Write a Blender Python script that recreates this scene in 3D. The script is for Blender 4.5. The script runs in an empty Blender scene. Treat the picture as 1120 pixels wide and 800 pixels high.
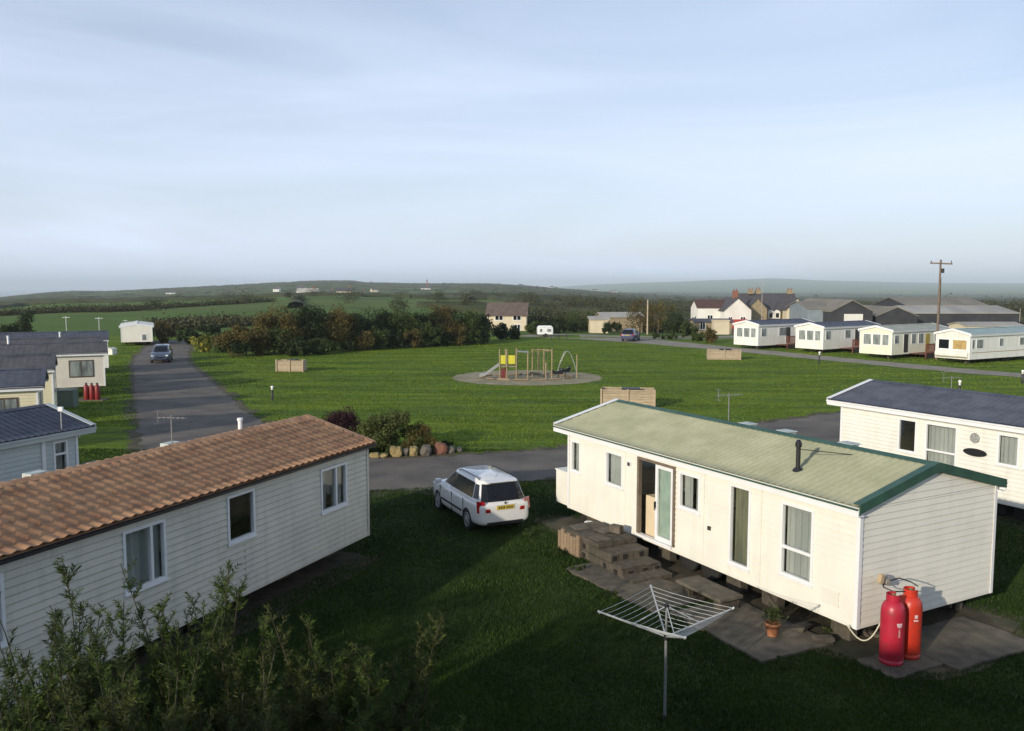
import bpy, bmesh, math, random
import numpy as np
from mathutils import Vector, Matrix, noise

R = math.radians
scn = bpy.context.scene
col = scn.collection
F = 936.0
PITCH = math.atan(86 / 936)
CAM_H = 6.6

# ------------------------------------------------------------------ camera
cam_d = bpy.data.cameras.new('camera')
cam = bpy.data.objects.new('camera', cam_d)
col.objects.link(cam)
cam.location = (0, 0, CAM_H)
cam.rotation_euler = (R(90) - PITCH, 0, 0)
cam_d.sensor_width = 36
cam_d.lens = 36 * F / 1120
cam_d.clip_start = 0.1
cam_d.clip_end = 40000
scn.camera = cam

# ------------------------------------------------------------------ light
SUN_EL, SUN_AZ = 16.0, 219.0          # azimuth clockwise from +Y (towards the sun)
sdir = Vector((math.sin(R(SUN_AZ)) * math.cos(R(SUN_EL)), math.cos(R(SUN_AZ)) * math.cos(R(SUN_EL)), math.sin(R(SUN_EL))))
sl = bpy.data.lights.new('sun', 'SUN')
sl.energy = 3.1
sl.angle = R(0.53)
sl.color = (1.0, 0.89, 0.74)
so = bpy.data.objects.new('sun', sl)
col.objects.link(so)
so.rotation_euler = sdir.to_track_quat('Z', 'Y').to_euler()

w = bpy.data.worlds.new('World')
scn.world = w
w.use_nodes = True
nt = w.node_tree
nt.nodes.clear()
N = nt.nodes.new
L_ = nt.links.new
out = N('ShaderNodeOutputWorld')
bg = N('ShaderNodeBackground')
bg.inputs['Strength'].default_value = 0.10
sky = N('ShaderNodeTexSky')
sky.sky_type = 'NISHITA'
sky.sun_disc = False
sky.sun_elevation = R(SUN_EL)
sky.sun_rotation = R(SUN_AZ)
sky.air_density = 1.0
sky.dust_density = 1.0
sky.ozone_density = 1.6
tc = N('ShaderNodeTexCoord')
mp = N('ShaderNodeMapping')
mp.inputs['Scale'].default_value = (0.9, 2.2, 7.5)
mp.inputs['Rotation'].default_value = (R(4), R(14), R(20))
n1 = N('ShaderNodeTexNoise')
n1.inputs['Scale'].default_value = 1.5
n1.inputs['Detail'].default_value = 9
n1.inputs['Roughness'].default_value = 0.52
n1.inputs['Distortion'].default_value = 0.6
r1 = N('ShaderNodeValToRGB')
r1.color_ramp.elements[0].position = 0.26
r1.color_ramp.elements[1].position = 0.74
r1.color_ramp.elements[0].color = (0.36, 0.36, 0.36, 1)
r1.color_ramp.elements[1].color = (0.84, 0.84, 0.84, 1)
mx = N('ShaderNodeMix')
mx.data_type = 'RGBA'
mx.inputs[7].default_value = (7.0, 7.8, 9.8, 1)    # thin cirrus veil
L_(tc.outputs['Generated'], mp.inputs['Vector'])
L_(mp.outputs['Vector'], n1.inputs['Vector'])
L_(n1.outputs['Fac'], r1.inputs['Fac'])
sz = N('ShaderNodeSeparateXYZ'); L_(tc.outputs['Generated'], sz.inputs[0])
zr_ = N('ShaderNodeMapRange'); zr_.inputs[1].default_value = 0.05; zr_.inputs[2].default_value = 0.45; zr_.inputs[3].default_value = 1.30; zr_.inputs[4].default_value = 0.38
L_(sz.outputs['Z'], zr_.inputs[0])
mm_ = N('ShaderNodeMath'); mm_.operation = 'MULTIPLY'; mm_.use_clamp = True
L_(r1.outputs['Color'], mm_.inputs[0]); L_(zr_.outputs[0], mm_.inputs[1])
L_(mm_.outputs[0], mx.inputs[0])
L_(sky.outputs['Color'], mx.inputs[6])
L_(mx.outputs[2], bg.inputs['Color'])
L_(bg.outputs['Background'], out.inputs['Surface'])

scn.render.engine = 'CYCLES'
scn.view_settings.view_transform = 'Standard'
scn.view_settings.look = 'None'
scn.view_settings.exposure = 0.34
scn.view_settings.gamma = 1.0
scn.cycles.use_denoising = True
scn.cycles.max_bounces = 8
scn.cycles.transparent_max_bounces = 12
scn.cycles.volume_bounces = 1

# ------------------------------------------------------------------ helpers
def setp(o, label=None, cat=None, group=None, kind=None):
    if label: o['label'] = label
    if cat: o['category'] = cat
    if group: o['group'] = group
    if kind: o['kind'] = kind
    return o

def empty(name, loc=(0, 0, 0), rz=0.0, label=None, cat=None, group=None):
    o = bpy.data.objects.new(name, None)
    o.empty_display_size = 0.3
    col.objects.link(o)
    o.location = loc
    o.rotation_euler = (0, 0, rz)
    return setp(o, label, cat, group)

def copy_tree(o, parent=None):
    c = o.copy()
    col.objects.link(c)
    c.parent = parent
    for ch in [q for q in bpy.data.objects if q.parent == o]:
        copy_tree(ch, c)
    return c

class MB:
    def __init__(s, xf=None):
        s.v, s.f, s.m, s.xf = [], [], [], xf
        s.sm = []
    def add(s, pts, faces, m=0, smooth=False):
        b = len(s.v)
        if s.xf: pts = [s.xf(*p) for p in pts]
        s.v += [tuple(p) for p in pts]
        s.f += [tuple(b + i for i in f) for f in faces]
        s.m += [m] * len(faces)
        s.sm += [smooth] * len(faces)
        return s
    def box(s, x0, x1, y0, y1, z0, z1, m=0):
        return s.add([(x0, y0, z0), (x1, y0, z0), (x1, y1, z0), (x0, y1, z0), (x0, y0, z1), (x1, y0, z1), (x1, y1, z1), (x0, y1, z1)],
                     [(0, 3, 2, 1), (4, 5, 6, 7), (0, 1, 5, 4), (1, 2, 6, 5), (2, 3, 7, 6), (3, 0, 4, 7)], m)
    def rbox(s, c, sz, rot=(0, 0, 0), m=0, jit=0, rng=random):
        M = Matrix.Rotation(rot[2], 3, 'Z') @ Matrix.Rotation(rot[1], 3, 'Y') @ Matrix.Rotation(rot[0], 3, 'X')
        P = []
        for z in (-.5, .5):
            for (x, y) in ((-.5, -.5), (.5, -.5), (.5, .5), (-.5, .5)):
                q = Vector((x * sz[0], y * sz[1], z * sz[2]))
                if jit: q += Vector((rng.uniform(-jit, jit), rng.uniform(-jit, jit), rng.uniform(-jit, jit)))
                P.append(Vector(c) + M @ q)
        return s.add(P, [(0, 3, 2, 1), (4, 5, 6, 7), (0, 1, 5, 4), (1, 2, 6, 5), (2, 3, 7, 6), (3, 0, 4, 7)], m)
    def quad(s, a, b, c, d, m=0):
        return s.add([a, b, c, d], [(0, 1, 2, 3)], m)
    def prism(s, pts, off, m=0):
        n = len(pts)
        off = Vector(off)
        P = [Vector(p) for p in pts] + [Vector(p) + off for p in pts]
        fs = [tuple(range(n))[::-1], tuple(range(n, 2 * n))] + [(i, (i + 1) % n, n + (i + 1) % n, n + i) for i in range(n)]
        return s.add(P, fs, m)
    def tube(s, p0, p1, r0, r1=None, n=10, m=0, cap=True):
        r1 = r0 if r1 is None else r1
        p0, p1 = Vector(p0), Vector(p1)
        d = (p1 - p0)
        if d.length < 1e-6: return s
        d.normalize()
        a = d.orthogonal().normalized()
        b = d.cross(a)
        P = []
        for (p, r) in ((p0, r0), (p1, r1)):
            for i in range(n):
                t = 2 * math.pi * i / n
                P.append(p + a * (r * math.cos(t)) + b * (r * math.sin(t)))
        fs = [(i, (i + 1) % n, n + (i + 1) % n, n + i) for i in range(n)]
        s.add(P, fs, m, True)
        if cap: s.add(P, [tuple(range(n))[::-1], tuple(range(n, 2 * n))], m)
        return s
    def path(s, pts, r, n=8, m=0):
        rr = r if isinstance(r, (list, tuple)) else [r] * len(pts)
        for i in range(len(pts) - 1): s.tube(pts[i], pts[i + 1], rr[i], rr[i + 1], n, m)
        return s
    def lathe(s, prof, c=(0, 0, 0), n=24, axis='Z', m=0, smooth=True):
        P = []
        for (r, h) in prof:
            for i in range(n):
                t = 2 * math.pi * i / n
                x, y = r * math.cos(t), r * math.sin(t)
                q = (x, y, h) if axis == 'Z' else ((h, x, y) if axis == 'X' else (x, h, y))
                P.append((c[0] + q[0], c[1] + q[1], c[2] + q[2]))
        fs = []
        for k in range(len(prof) - 1):
            for i in range(n):
                j = (i + 1) % n
                fs.append((k * n + i, k * n + j, (k + 1) * n + j, (k + 1) * n + i))
        s.add(P, fs, m, smooth)
        s.add(P, [tuple(range(n))[::-1], tuple(range((len(prof) - 1) * n, len(prof) * n))], m)
        return s
    def build(s, name, mats, parent=None, bevel=0, seg=2):
        me = bpy.data.meshes.new(name)
        me.from_pydata(s.v, [], s.f)
        if not isinstance(mats, (list, tuple)): mats = [mats]
        for mt in mats: me.materials.append(mt)
        me.polygons.foreach_set('material_index', s.m)
        me.polygons.foreach_set('use_smooth', s.sm)
        me.update()
        o = bpy.data.objects.new(name, me)
        col.objects.link(o)
        o.parent = parent
        if bevel:
            b = o.modifiers.new('b', 'BEVEL')
            b.width = bevel; b.segments = seg; b.limit_method = 'ANGLE'; b.angle_limit = R(35)
        return o

def np_mesh(name, V, Fq, mats, parent=None, loc=(0, 0, 0)):
    """V (n,3) array, Fq (m,k) array of equal-sized faces"""
    me = bpy.data.meshes.new(name)
    n, (m, k) = len(V), Fq.shape
    me.vertices.add(n)
    me.vertices.foreach_set('co', np.asarray(V, np.float32).ravel())
    me.loops.add(m * k)
    me.loops.foreach_set('vertex_index', np.asarray(Fq, np.int32).ravel())
    me.polygons.add(m)
    me.polygons.foreach_set('loop_start', np.arange(0, m * k, k, dtype=np.int32))
    me.polygons.foreach_set('loop_total', np.full(m, k, np.int32))
    if not isinstance(mats, (list, tuple)): mats = [mats]
    for mt in mats: me.materials.append(mt)
    me.update(calc_edges=True)
    o = bpy.data.objects.new(name, me)
    col.objects.link(o)
    o.parent = parent
    o.location = loc
    return o

# ------------------------------------------------------------------ pixel -> world (used to place things on the ground)
def gp(px, py, z=0.0):
    a, b = (px - 560) / F, (400 - py) / F
    dy = math.cos(PITCH) + b * math.sin(PITCH)
    dz = -math.sin(PITCH) + b * math.cos(PITCH)
    t = (z - CAM_H) / dz
    return a * t, dy * t

def at_depth(px, py, Y):
    a, b = (px - 560) / F, (400 - py) / F
    dy = math.cos(PITCH) + b * math.sin(PITCH)
    dz = -math.sin(PITCH) + b * math.cos(PITCH)
    t = Y / dy
    return a * t, Y, CAM_H + dz * t

def slope_of(py):
    return math.tan(math.atan((400 - py) / F) - PITCH)

# ------------------------------------------------------------------ terrain height
def interp(x, xs, ys):
    return float(np.interp(x, xs, ys))
S1X = [-400, 0, 50, 80, 120, 200, 260, 300, 350, 385, 400, 450, 530, 560, 600, 640, 700, 760, 1120, 1500]
S1Y = [328, 326, 321, 319, 319, 315, 312, 309.5, 307.5, 307.5, 309.5, 310.5, 310.5, 312, 315, 318, 322, 325, 326, 326]
S3X = [-400, 500, 560, 600, 650, 700, 780, 840, 900, 960, 1040, 1120, 1500]
S3Y = [327, 325, 317, 314.5, 311.5, 309.0, 306.5, 304, 306.5, 308.5, 309.5, 309.5, 310]
def terrain(x, y):
    if y <= 110: return 0.0
    px = 560 + F * x / y
    s1 = interp(px, S1X, S1Y)
    if y <= 2500:
        h = (110 / y - 110 / 2500) / (1 - 110 / 2500)
        py = s1 + (370.0 - s1) * h
        py += interp(px, [-100, 60, 200, 300, 480, 600, 760], [2, 4, 8, 12, 10, 5, 3]) * math.exp(-0.5 * (math.log(y / 850) / 0.34) ** 2)
    else:
        s2 = interp(px, [560, 640, 720], [334, 322, 318])
        s3 = interp(px, S3X, S3Y) + 0.7 * noise.noise(Vector((px / 60, 3.3, 0)))
        py = float(np.interp(math.log(y), [math.log(2500), math.log(5000), math.log(9000), math.log(13000)], [s1, s2, s3, 336]))
    z = CAM_H + slope_of(py) * y
    if y < 111: z *= (y - 110)
    k = min(1, (y - 110) / 500)
    z += k * 1.2 * noise.noise(Vector((x / 260, y / 260, 7.1))) + min(1, y / 4000) * 3 * noise.noise(Vector((x / 700, y / 700, 1.1)))
    # the farm stands in a slight dip
    z -= 2.2 * math.exp(-((x - 55) / 45) ** 2 - ((y - 172) / 42) ** 2) * min(1, max(0, (y - 115) / 25))
    return z

# ------------------------------------------------------------------ materials
MATS = {}
def mat(name, c1, c2=None, rough=0.7, scale=8.0, bump=0.0, bscale=None, metal=0.0, stretch=(1, 1, 1), spec=0.5, detail=5, contrast=(0.35, 0.65), rnd=0.0, coat=0.0, grime=None, trans=0.0):
    if name in MATS: return MATS[name]
    m = bpy.data.materials.new(name)
    m.use_nodes = True
    t = m.node_tree
    p = t.nodes['Principled BSDF']
    p.inputs['Roughness'].default_value = rough
    p.inputs['Metallic'].default_value = metal
    p.inputs['Specular IOR Level'].default_value = spec
    if coat:
        p.inputs['Coat Weight'].default_value = coat
        p.inputs['Coat Roughness'].default_value = 0.05
    c2 = c2 or tuple(v * 0.8 for v in c1)
    tcn = t.nodes.new('ShaderNodeTexCoord')
    mpn = t.nodes.new('ShaderNodeMapping')
    mpn.inputs['Scale'].default_value = stretch
    t.links.new(tcn.outputs['Object'], mpn.inputs['Vector'])
    no = t.nodes.new('ShaderNodeTexNoise')
    no.inputs['Scale'].default_value = scale
    no.inputs['Detail'].default_value = detail
    t.links.new(mpn.outputs['Vector'], no.inputs['Vector'])
    rp = t.nodes.new('ShaderNodeValToRGB')
    rp.color_ramp.elements[0].position = contrast[0]
    rp.color_ramp.elements[1].position = contrast[1]
    rp.color_ramp.elements[0].color = (*c2, 1)
    rp.color_ramp.elements[1].color = (*c1, 1)
    t.links.new(no.outputs['Fac'], rp.inputs['Fac'])
    last = rp.outputs['Color']
    if grime:
        g = t.nodes.new('ShaderNodeTexNoise')
        g.inputs['Scale'].default_value = grime[1]
        g.inputs['Detail'].default_value = 7
        g.inputs['Roughness'].default_value = 0.65
        gm = t.nodes.new('ShaderNodeMapping'); gm.inputs['Scale'].default_value = grime[3] if len(grime) > 3 else (1, 1, 1)
        t.links.new(tcn.outputs['Object'], gm.inputs['Vector'])
        t.links.new(gm.outputs['Vector'], g.inputs['Vector'])
        gr = t.nodes.new('ShaderNodeMapRange')
        gr.inputs[1].default_value = 0.48; gr.inputs[2].default_value = 0.78
        gr.inputs[3].default_value = 0.0; gr.inputs[4].default_value = grime[2]
        t.links.new(g.outputs['Fac'], gr.inputs[0])
        gx = t.nodes.new('ShaderNodeMix'); gx.data_type = 'RGBA'
        gx.inputs[7].default_value = (*grime[0], 1)
        t.links.new(gr.outputs[0], gx.inputs[0])
        t.links.new(last, gx.inputs[6])
        last = gx.outputs[2]
    if rnd:
        ge = t.nodes.new('ShaderNodeNewGeometry')
        hs = t.nodes.new('ShaderNodeHueSaturation')
        mr = t.nodes.new('ShaderNodeMapRange')
        mr.inputs[3].default_value = 1 - rnd; mr.inputs[4].default_value = 1 + rnd
        t.links.new(ge.outputs['Random Per Island'], mr.inputs[0])
        t.links.new(mr.outputs[0], hs.inputs['Value'])
        t.links.new(last, hs.inputs['Color'])
        last = hs.outputs['Color']
    t.links.new(last, p.inputs['Base Color'])
    if bump:
        bn = t.nodes.new('ShaderNodeTexNoise')
        bn.inputs['Scale'].default_value = bscale or scale * 3
        bn.inputs['Detail'].default_value = 6
        t.links.new(mpn.outputs['Vector'], bn.inputs['Vector'])
        bb = t.nodes.new('ShaderNodeBump')
        bb.inputs['Strength'].default_value = bump
        bb.inputs['Distance'].default_value = 0.02
        t.links.new(bn.outputs['Fac'], bb.inputs['Height'])
        t.links.new(bb.outputs['Normal'], p.inputs['Normal'])
    if trans:   # thin leaf: some light passes through
        tr = t.nodes.new('ShaderNodeBsdfTranslucent')
        ms = t.nodes.new('ShaderNodeMixShader')
        ms.inputs[0].default_value = trans
        t.links.new(last, tr.inputs['Color'])
        t.links.new(p.outputs[0], ms.inputs[1])
        t.links.new(tr.outputs[0], ms.inputs[2])
        t.links.new(ms.outputs[0], t.nodes['Material Output'].inputs['Surface'])
    MATS[name] = m
    return m

def glass_mat(name, tint=(0.95, 0.965, 0.96), refl=1.0):
    m = bpy.data.materials.new(name)
    m.use_nodes = True
    t = m.node_tree
    t.nodes.clear()
    o = t.nodes.new('ShaderNodeOutputMaterial')
    tr = t.nodes.new('ShaderNodeBsdfTransparent'); tr.inputs[0].default_value = (*tint, 1)
    gl = t.nodes.new('ShaderNodeBsdfGlossy'); gl.inputs['Roughness'].default_value = 0.03
    gl.inputs['Color'].default_value = (refl, refl, refl, 1)
    fr = t.nodes.new('ShaderNodeFresnel'); fr.inputs[0].default_value = 1.6
    ms = t.nodes.new('ShaderNodeMixShader')
    nz = t.nodes.new('ShaderNodeTexNoise'); nz.inputs['Scale'].default_value = 1.3
    tcn = t.nodes.new('ShaderNodeTexCoord')
    t.links.new(tcn.outputs['Object'], nz.inputs['Vector'])
    bp = t.nodes.new('ShaderNodeBump'); bp.inputs['Strength'].default_value = 0.15; bp.inputs['Distance'].default_value = 0.02
    t.links.new(nz.outputs['Fac'], bp.inputs['Height'])
    t.links.new(bp.outputs[0], gl.inputs['Normal'])
    ge = t.nodes.new('ShaderNodeNewGeometry')      # only the outer face reflects
    sb = t.nodes.new('ShaderNodeMath'); sb.operation = 'SUBTRACT'; sb.use_clamp = True
    t.links.new(fr.outputs[0], sb.inputs[0]); t.links.new(ge.outputs['Backfacing'], sb.inputs[1])
    t.links.new(sb.outputs[0], ms.inputs[0])
    t.links.new(tr.outputs[0], ms.inputs[1])
    t.links.new(gl.outputs[0], ms.inputs[2])
    t.links.new(ms.outputs[0], o.inputs['Surface'])
    return m

GLASS = glass_mat('window_glass')
DARKGLASS = mat('dark_glass', (0.012, 0.014, 0.017), (0.008, 0.010, 0.012), rough=0.08, spec=0.35)
CREAM = mat('cream_cladding', (0.83, 0.81, 0.71), (0.78, 0.76, 0.665), rough=0.42, scale=1.3, bump=0.05, bscale=30, grime=((0.44, 0.46, 0.36), 2.2, 0.22, (1.6, 1.6, 0.35)))
CREAM2 = mat('pale_cladding', (0.82, 0.805, 0.72), (0.78, 0.765, 0.68), rough=0.45, scale=1.1, bump=0.05, bscale=30, grime=((0.38, 0.41, 0.32), 2.0, 0.35, (1.6, 1.6, 0.35)))
SAGE = mat('ivory_cladding', (0.68, 0.655, 0.555), (0.60, 0.58, 0.50), rough=0.5, scale=1.0, bump=0.05, bscale=30, grime=((0.30, 0.34, 0.24), 2.0, 0.45, (1.6, 1.6, 0.35)))
BLUEGREY = mat('blue_grey_cladding', (0.55, 0.60, 0.58), (0.48, 0.53, 0.52), rough=0.5, scale=1.2, bump=0.05, bscale=30)
WHITE = mat('white_upvc', (0.85, 0.86, 0.86), (0.80, 0.81, 0.80), rough=0.32, scale=3)
CURT = mat('net_curtain', (0.60, 0.62, 0.57), (0.44, 0.47, 0.44), rough=0.9, scale=3, stretch=(1, 1, 0.3), trans=0.3)
CURTG = mat('green_curtain', (0.30, 0.30, 0.20), (0.17, 0.18, 0.12), rough=0.9, scale=3, stretch=(1, 1, 0.3), trans=0.3)
CURTY = mat('ochre_curtain', (0.50, 0.36, 0.14), (0.36, 0.24, 0.09), rough=0.9, scale=3)
ROOFG = mat('pale_green_roof_sheet', (0.37, 0.375, 0.25), (0.29, 0.30, 0.19), rough=0.65, scale=1.4, bump=0.15, bscale=25, grime=((0.20, 0.23, 0.12), 5.0, 0.35))
ROOFT = mat('terracotta_roof_sheet', (0.54, 0.30, 0.150), (0.37, 0.185, 0.090), rough=0.62, scale=3.0, bump=0.2, bscale=30, grime=((0.15, 0.12, 0.07), 4.5, 0.75))
ROOFD = mat('dark_blue_grey_roof_sheet', (0.085, 0.095, 0.125), (0.055, 0.062, 0.085), rough=0.6, scale=2.0, bump=0.15, bscale=25)
ROOFS = mat('charcoal_roof_sheet', (0.10, 0.10, 0.11), (0.065, 0.065, 0.07), rough=0.6, scale=2.0, bump=0.15, bscale=25)
GREENTRIM = mat('dark_green_trim', (0.045, 0.11, 0.075), (0.03, 0.08, 0.055), rough=0.4, scale=4)
BLACK = mat('black_plastic', (0.018, 0.018, 0.02), (0.010, 0.010, 0.011), rough=0.45, scale=6)
STEEL = mat('dark_steel', (0.05, 0.045, 0.04), (0.03, 0.025, 0.02), rough=0.7, scale=6)
GALV = mat('galvanised_metal', (0.55, 0.56, 0.56), (0.42, 0.43, 0.43), rough=0.38, metal=0.7, scale=12)
ALU = mat('aluminium_tube', (0.62, 0.64, 0.64), (0.5, 0.52, 0.52), rough=0.35, metal=0.4, scale=12)
CONC = mat('concrete', (0.155, 0.13, 0.098), (0.08, 0.068, 0.052), rough=0.92, scale=3.2, bump=0.5, bscale=40, grime=((0.09, 0.10, 0.055), 2.2, 0.7))
BLOCK = mat('concrete_block', (0.12, 0.100, 0.075), (0.07, 0.060, 0.046), rough=0.95, scale=7, bump=0.6, bscale=50, grime=((0.07, 0.075, 0.04), 3.0, 0.7), rnd=0.15)
BLACKHOLE = mat('block_cavity', (0.02, 0.018, 0.015), rough=1, scale=4)
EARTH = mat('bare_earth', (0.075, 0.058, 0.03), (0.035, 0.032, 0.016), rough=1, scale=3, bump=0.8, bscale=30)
WOOD = mat('weathered_timber', (0.34, 0.25, 0.16), (0.22, 0.16, 0.10), rough=0.85, scale=6, stretch=(1, 1, 8), bump=0.3, rnd=0.15)
WOODP = mat('pale_timber', (0.46, 0.37, 0.25), (0.34, 0.27, 0.18), rough=0.85, scale=4, stretch=(1, 1, 6), bump=0.3, rnd=0.18)
DECK = mat('red_brown_decking', (0.22, 0.085, 0.05), (0.13, 0.05, 0.035), rough=0.8, scale=5, bump=0.2)
TYRE = mat('tyre_rubber', (0.022, 0.022, 0.022), (0.014, 0.014, 0.014), rough=0.85, scale=20)
INTERIOR = mat('caravan_interior', (0.30, 0.24, 0.17), (0.22, 0.17, 0.12), rough=0.8, scale=3)
BARK = mat('bark', (0.10, 0.075, 0.05), (0.05, 0.04, 0.028), rough=0.95, scale=9, stretch=(1, 1, 0.3), bump=0.6)
STEM = mat('shrub_stem', (0.07, 0.065, 0.03), (0.04, 0.035, 0.02), rough=0.8, scale=9)

def leafm(name, c1, c2, rnd=0.35, trans=0.25, rough=0.6):
    return mat(name, c1, c2, rough=rough, scale=0.9, rnd=rnd, trans=trans, contrast=(0.3, 0.7), spec=0.25)
LF_WILLOW = leafm('narrow_green_leaves', (0.095, 0.140, 0.022), (0.032, 0.056, 0.010))
LF_OLIVE = leafm('olive_leaves', (0.165, 0.125, 0.035), (0.075, 0.070, 0.020))
LF_DARK = leafm('dark_green_leaves', (0.045, 0.065, 0.018), (0.022, 0.036, 0.012))
LF_BROWN = leafm('autumn_brown_leaves', (0.135, 0.100, 0.03), (0.07, 0.058, 0.02))
LF_GREEN = leafm('mid_green_leaves', (0.075, 0.105, 0.025), (0.04, 0.06, 0.016))
LF_PURPLE = leafm('purple_leaves', (0.07, 0.022, 0.028), (0.035, 0.012, 0.016))
LF_YELLOW = leafm('yellow_flowers', (0.45, 0.40, 0.06), (0.10, 0.14, 0.03))

# ------------------------------------------------------------------ ground (one sheet to the horizon)
HROT = R(14); BW, RH = 260.0, 115.0
def ground_material():
    m = bpy.data.materials.new('grass_and_fields')
    m.use_nodes = True
    t = m.node_tree; Nn = t.nodes.new; K = t.links.new
    p = t.nodes['Principled BSDF']
    p.inputs['Roughness'].default_value = 0.9
    p.inputs['Specular IOR Level'].default_value = 0.15
    ge = Nn('ShaderNodeNewGeometry')
    def noise_ramp(scale, c1, c2, a=0.35, b=0.65, stretch=(1, 1, 1), detail=6, rot=0.0):
        mpn = Nn('ShaderNodeMapping'); mpn.inputs['Scale'].default_value = stretch; mpn.inputs['Rotation'].default_value = (0, 0, rot)
        K(ge.outputs['Position'], mpn.inputs['Vector'])
        no = Nn('ShaderNodeTexNoise'); no.inputs['Scale'].default_value = scale; no.inputs['Detail'].default_value = detail
        no.inputs['Roughness'].default_value = 0.6
        K(mpn.outputs['Vector'], no.inputs['Vector'])
        rp = Nn('ShaderNodeValToRGB')
        rp.color_ramp.elements[0].position = a; rp.color_ramp.elements[1].position = b
        rp.color_ramp.elements[0].color = (*c2, 1); rp.color_ramp.elements[1].color = (*c1, 1)
        K(no.outputs['Fac'], rp.inputs['Fac'])
        return rp.outputs['Color'], no.outputs['Fac']
    def mixc(fac, a, b, typ='MIX'):
        x = Nn('ShaderNodeMix'); x.data_type = 'RGBA'; x.blend_type = typ
        if isinstance(fac, float): x.inputs[0].default_value = fac
        else: K(fac, x.inputs[0])
        K(a, x.inputs[6]); K(b, x.inputs[7])
        return x.outputs[2]
    lawn, _ = noise_ramp(0.16, (0.140, 0.205, 0.016), (0.080, 0.145, 0.014), 0.3, 0.7, (1, 2.2, 1), rot=0.5)
    fine, _ = noise_ramp(2.2, (1.45, 1.38, 1.2), (0.58, 0.63, 0.6), 0.3, 0.72, (1, 1.8, 1), 9, rot=0.3)
    stripe, _ = noise_ramp(0.35, (1.35, 1.25, 1.0), (0.58, 0.68, 0.8), 0.36, 0.64, (0.22, 2.2, 1), 8, rot=0.42)
    lawn = mixc(1.0, lawn, fine, 'MULTIPLY')
    lawn = mixc(1.0, lawn, stripe, 'MULTIPLY')
    worn, wf = noise_ramp(0.45, (0.14, 0.15, 0.05), (0.085, 0.10, 0.03), 0.4, 0.6)
    wm = Nn('ShaderNodeMapRange'); wm.inputs[1].default_value = 0.60; wm.inputs[2].default_value = 0.74; wm.inputs[4].default_value = 0.55
    K(wf, wm.inputs[0])
    lawn = mixc(wm.outputs[0], lawn, worn)
    # far fields: one tone for each enclosure, the hedges stand on the same lines
    mpn = Nn('ShaderNodeMapping'); mpn.inputs['Rotation'].default_value = (0, 0, -HROT)
    K(ge.outputs['Position'], mpn.inputs['Vector'])
    bk = Nn('ShaderNodeTexBrick')
    bk.offset = 0.5; bk.inputs['Scale'].default_value = 1.0
    bk.inputs['Brick Width'].default_value = BW; bk.inputs['Row Height'].default_value = RH
    bk.inputs['Mortar Size'].default_value = 2.0; bk.inputs['Bias'].default_value = 0.0
    bk.inputs['Color1'].default_value = (0.0, 0.0, 0.0, 1); bk.inputs['Color2'].default_value = (1, 1, 1, 1)
    bk.inputs['Mortar'].default_value = (0.2, 0.2, 0.2, 1)
    K(mpn.outputs['Vector'], bk.inputs['Vector'])
    fr = Nn('ShaderNodeValToRGB')
    e = fr.color_ramp.elements
    e[0].position = 0.0; e[0].color = (0.060, 0.110, 0.02, 1)
    e[1].position = 1.0; e[1].color = (0.13, 0.15, 0.055, 1)
    for pos, c in ((0.25, (0.105, 0.175, 0.028)), (0.45, (0.080, 0.135, 0.026)), (0.65, (0.125, 0.19, 0.032)), (0.85, (0.10, 0.115, 0.038))):
        q = e.new(pos); q.color = (*c, 1)
    K(bk.outputs['Color'], fr.inputs['Fac'])
    fn, _ = noise_ramp(0.02, (1.15, 1.15, 1.1), (0.75, 0.78, 0.8), 0.3, 0.7, (1, 1, 1), 8)
    fields = mixc(1.0, fr.outputs['Color'], fn, 'MULTIPLY')
    sx = Nn('ShaderNodeSeparateXYZ'); K(ge.outputs['Position'], sx.inputs[0])
    mr = Nn('ShaderNodeMapRange'); mr.inputs[1].default_value = 112; mr.inputs[2].default_value = 122
    K(sx.outputs['Y'], mr.inputs[0])
    th, _ = noise_ramp(1.2, (0.040, 0.064, 0.012), (0.022, 0.040, 0.008), 0.35, 0.65)  # darker ground for the near lawn: foreground shade put into its colour
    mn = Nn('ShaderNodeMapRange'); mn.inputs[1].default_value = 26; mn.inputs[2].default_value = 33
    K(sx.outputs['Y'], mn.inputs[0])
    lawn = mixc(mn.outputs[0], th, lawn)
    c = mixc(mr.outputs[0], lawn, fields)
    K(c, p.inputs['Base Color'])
    bn = Nn('ShaderNodeTexNoise'); bn.inputs['Scale'].default_value = 6; bn.inputs['Detail'].default_value = 8
    K(ge.outputs['Position'], bn.inputs['Vector'])
    bb = Nn('ShaderNodeBump'); bb.inputs['Strength'].default_value = 0.9; bb.inputs['Distance'].default_value = 0.12
    K(bn.outputs['Fac'], bb.inputs['Height']); K(bb.outputs[0], p.inputs['Normal'])
    return m

ts = sorted(set([round(v, 4) for v in list(np.linspace(-0.9, 0.9, 181)) + [-6, -4, -3, -2, -1.5, -1.2, -1.05, 1.05, 1.2, 1.5, 2, 3, 4, 6]]))
ys = [-400, -100, 0, 60, 110] + list(np.exp(np.linspace(math.log(111), math.log(13000), 190)))
V = []
for y in ys:
    for t_ in ts:
        x = t_ * max(y, 110)
        V.append((x, y, terrain(x, y) if abs(t_) < 4.5 or y < 111 else terrain(x, y)))
nx = len(ts)
Fq = [(j * nx + i, j * nx + i + 1, (j + 1) * nx + i + 1, (j + 1) * nx + i) for j in range(len(ys) - 1) for i in range(nx - 1)]
GROUND = np_mesh('ground', np.array(V), np.array(Fq), ground_material())
GROUND['kind'] = 'structure'

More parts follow.
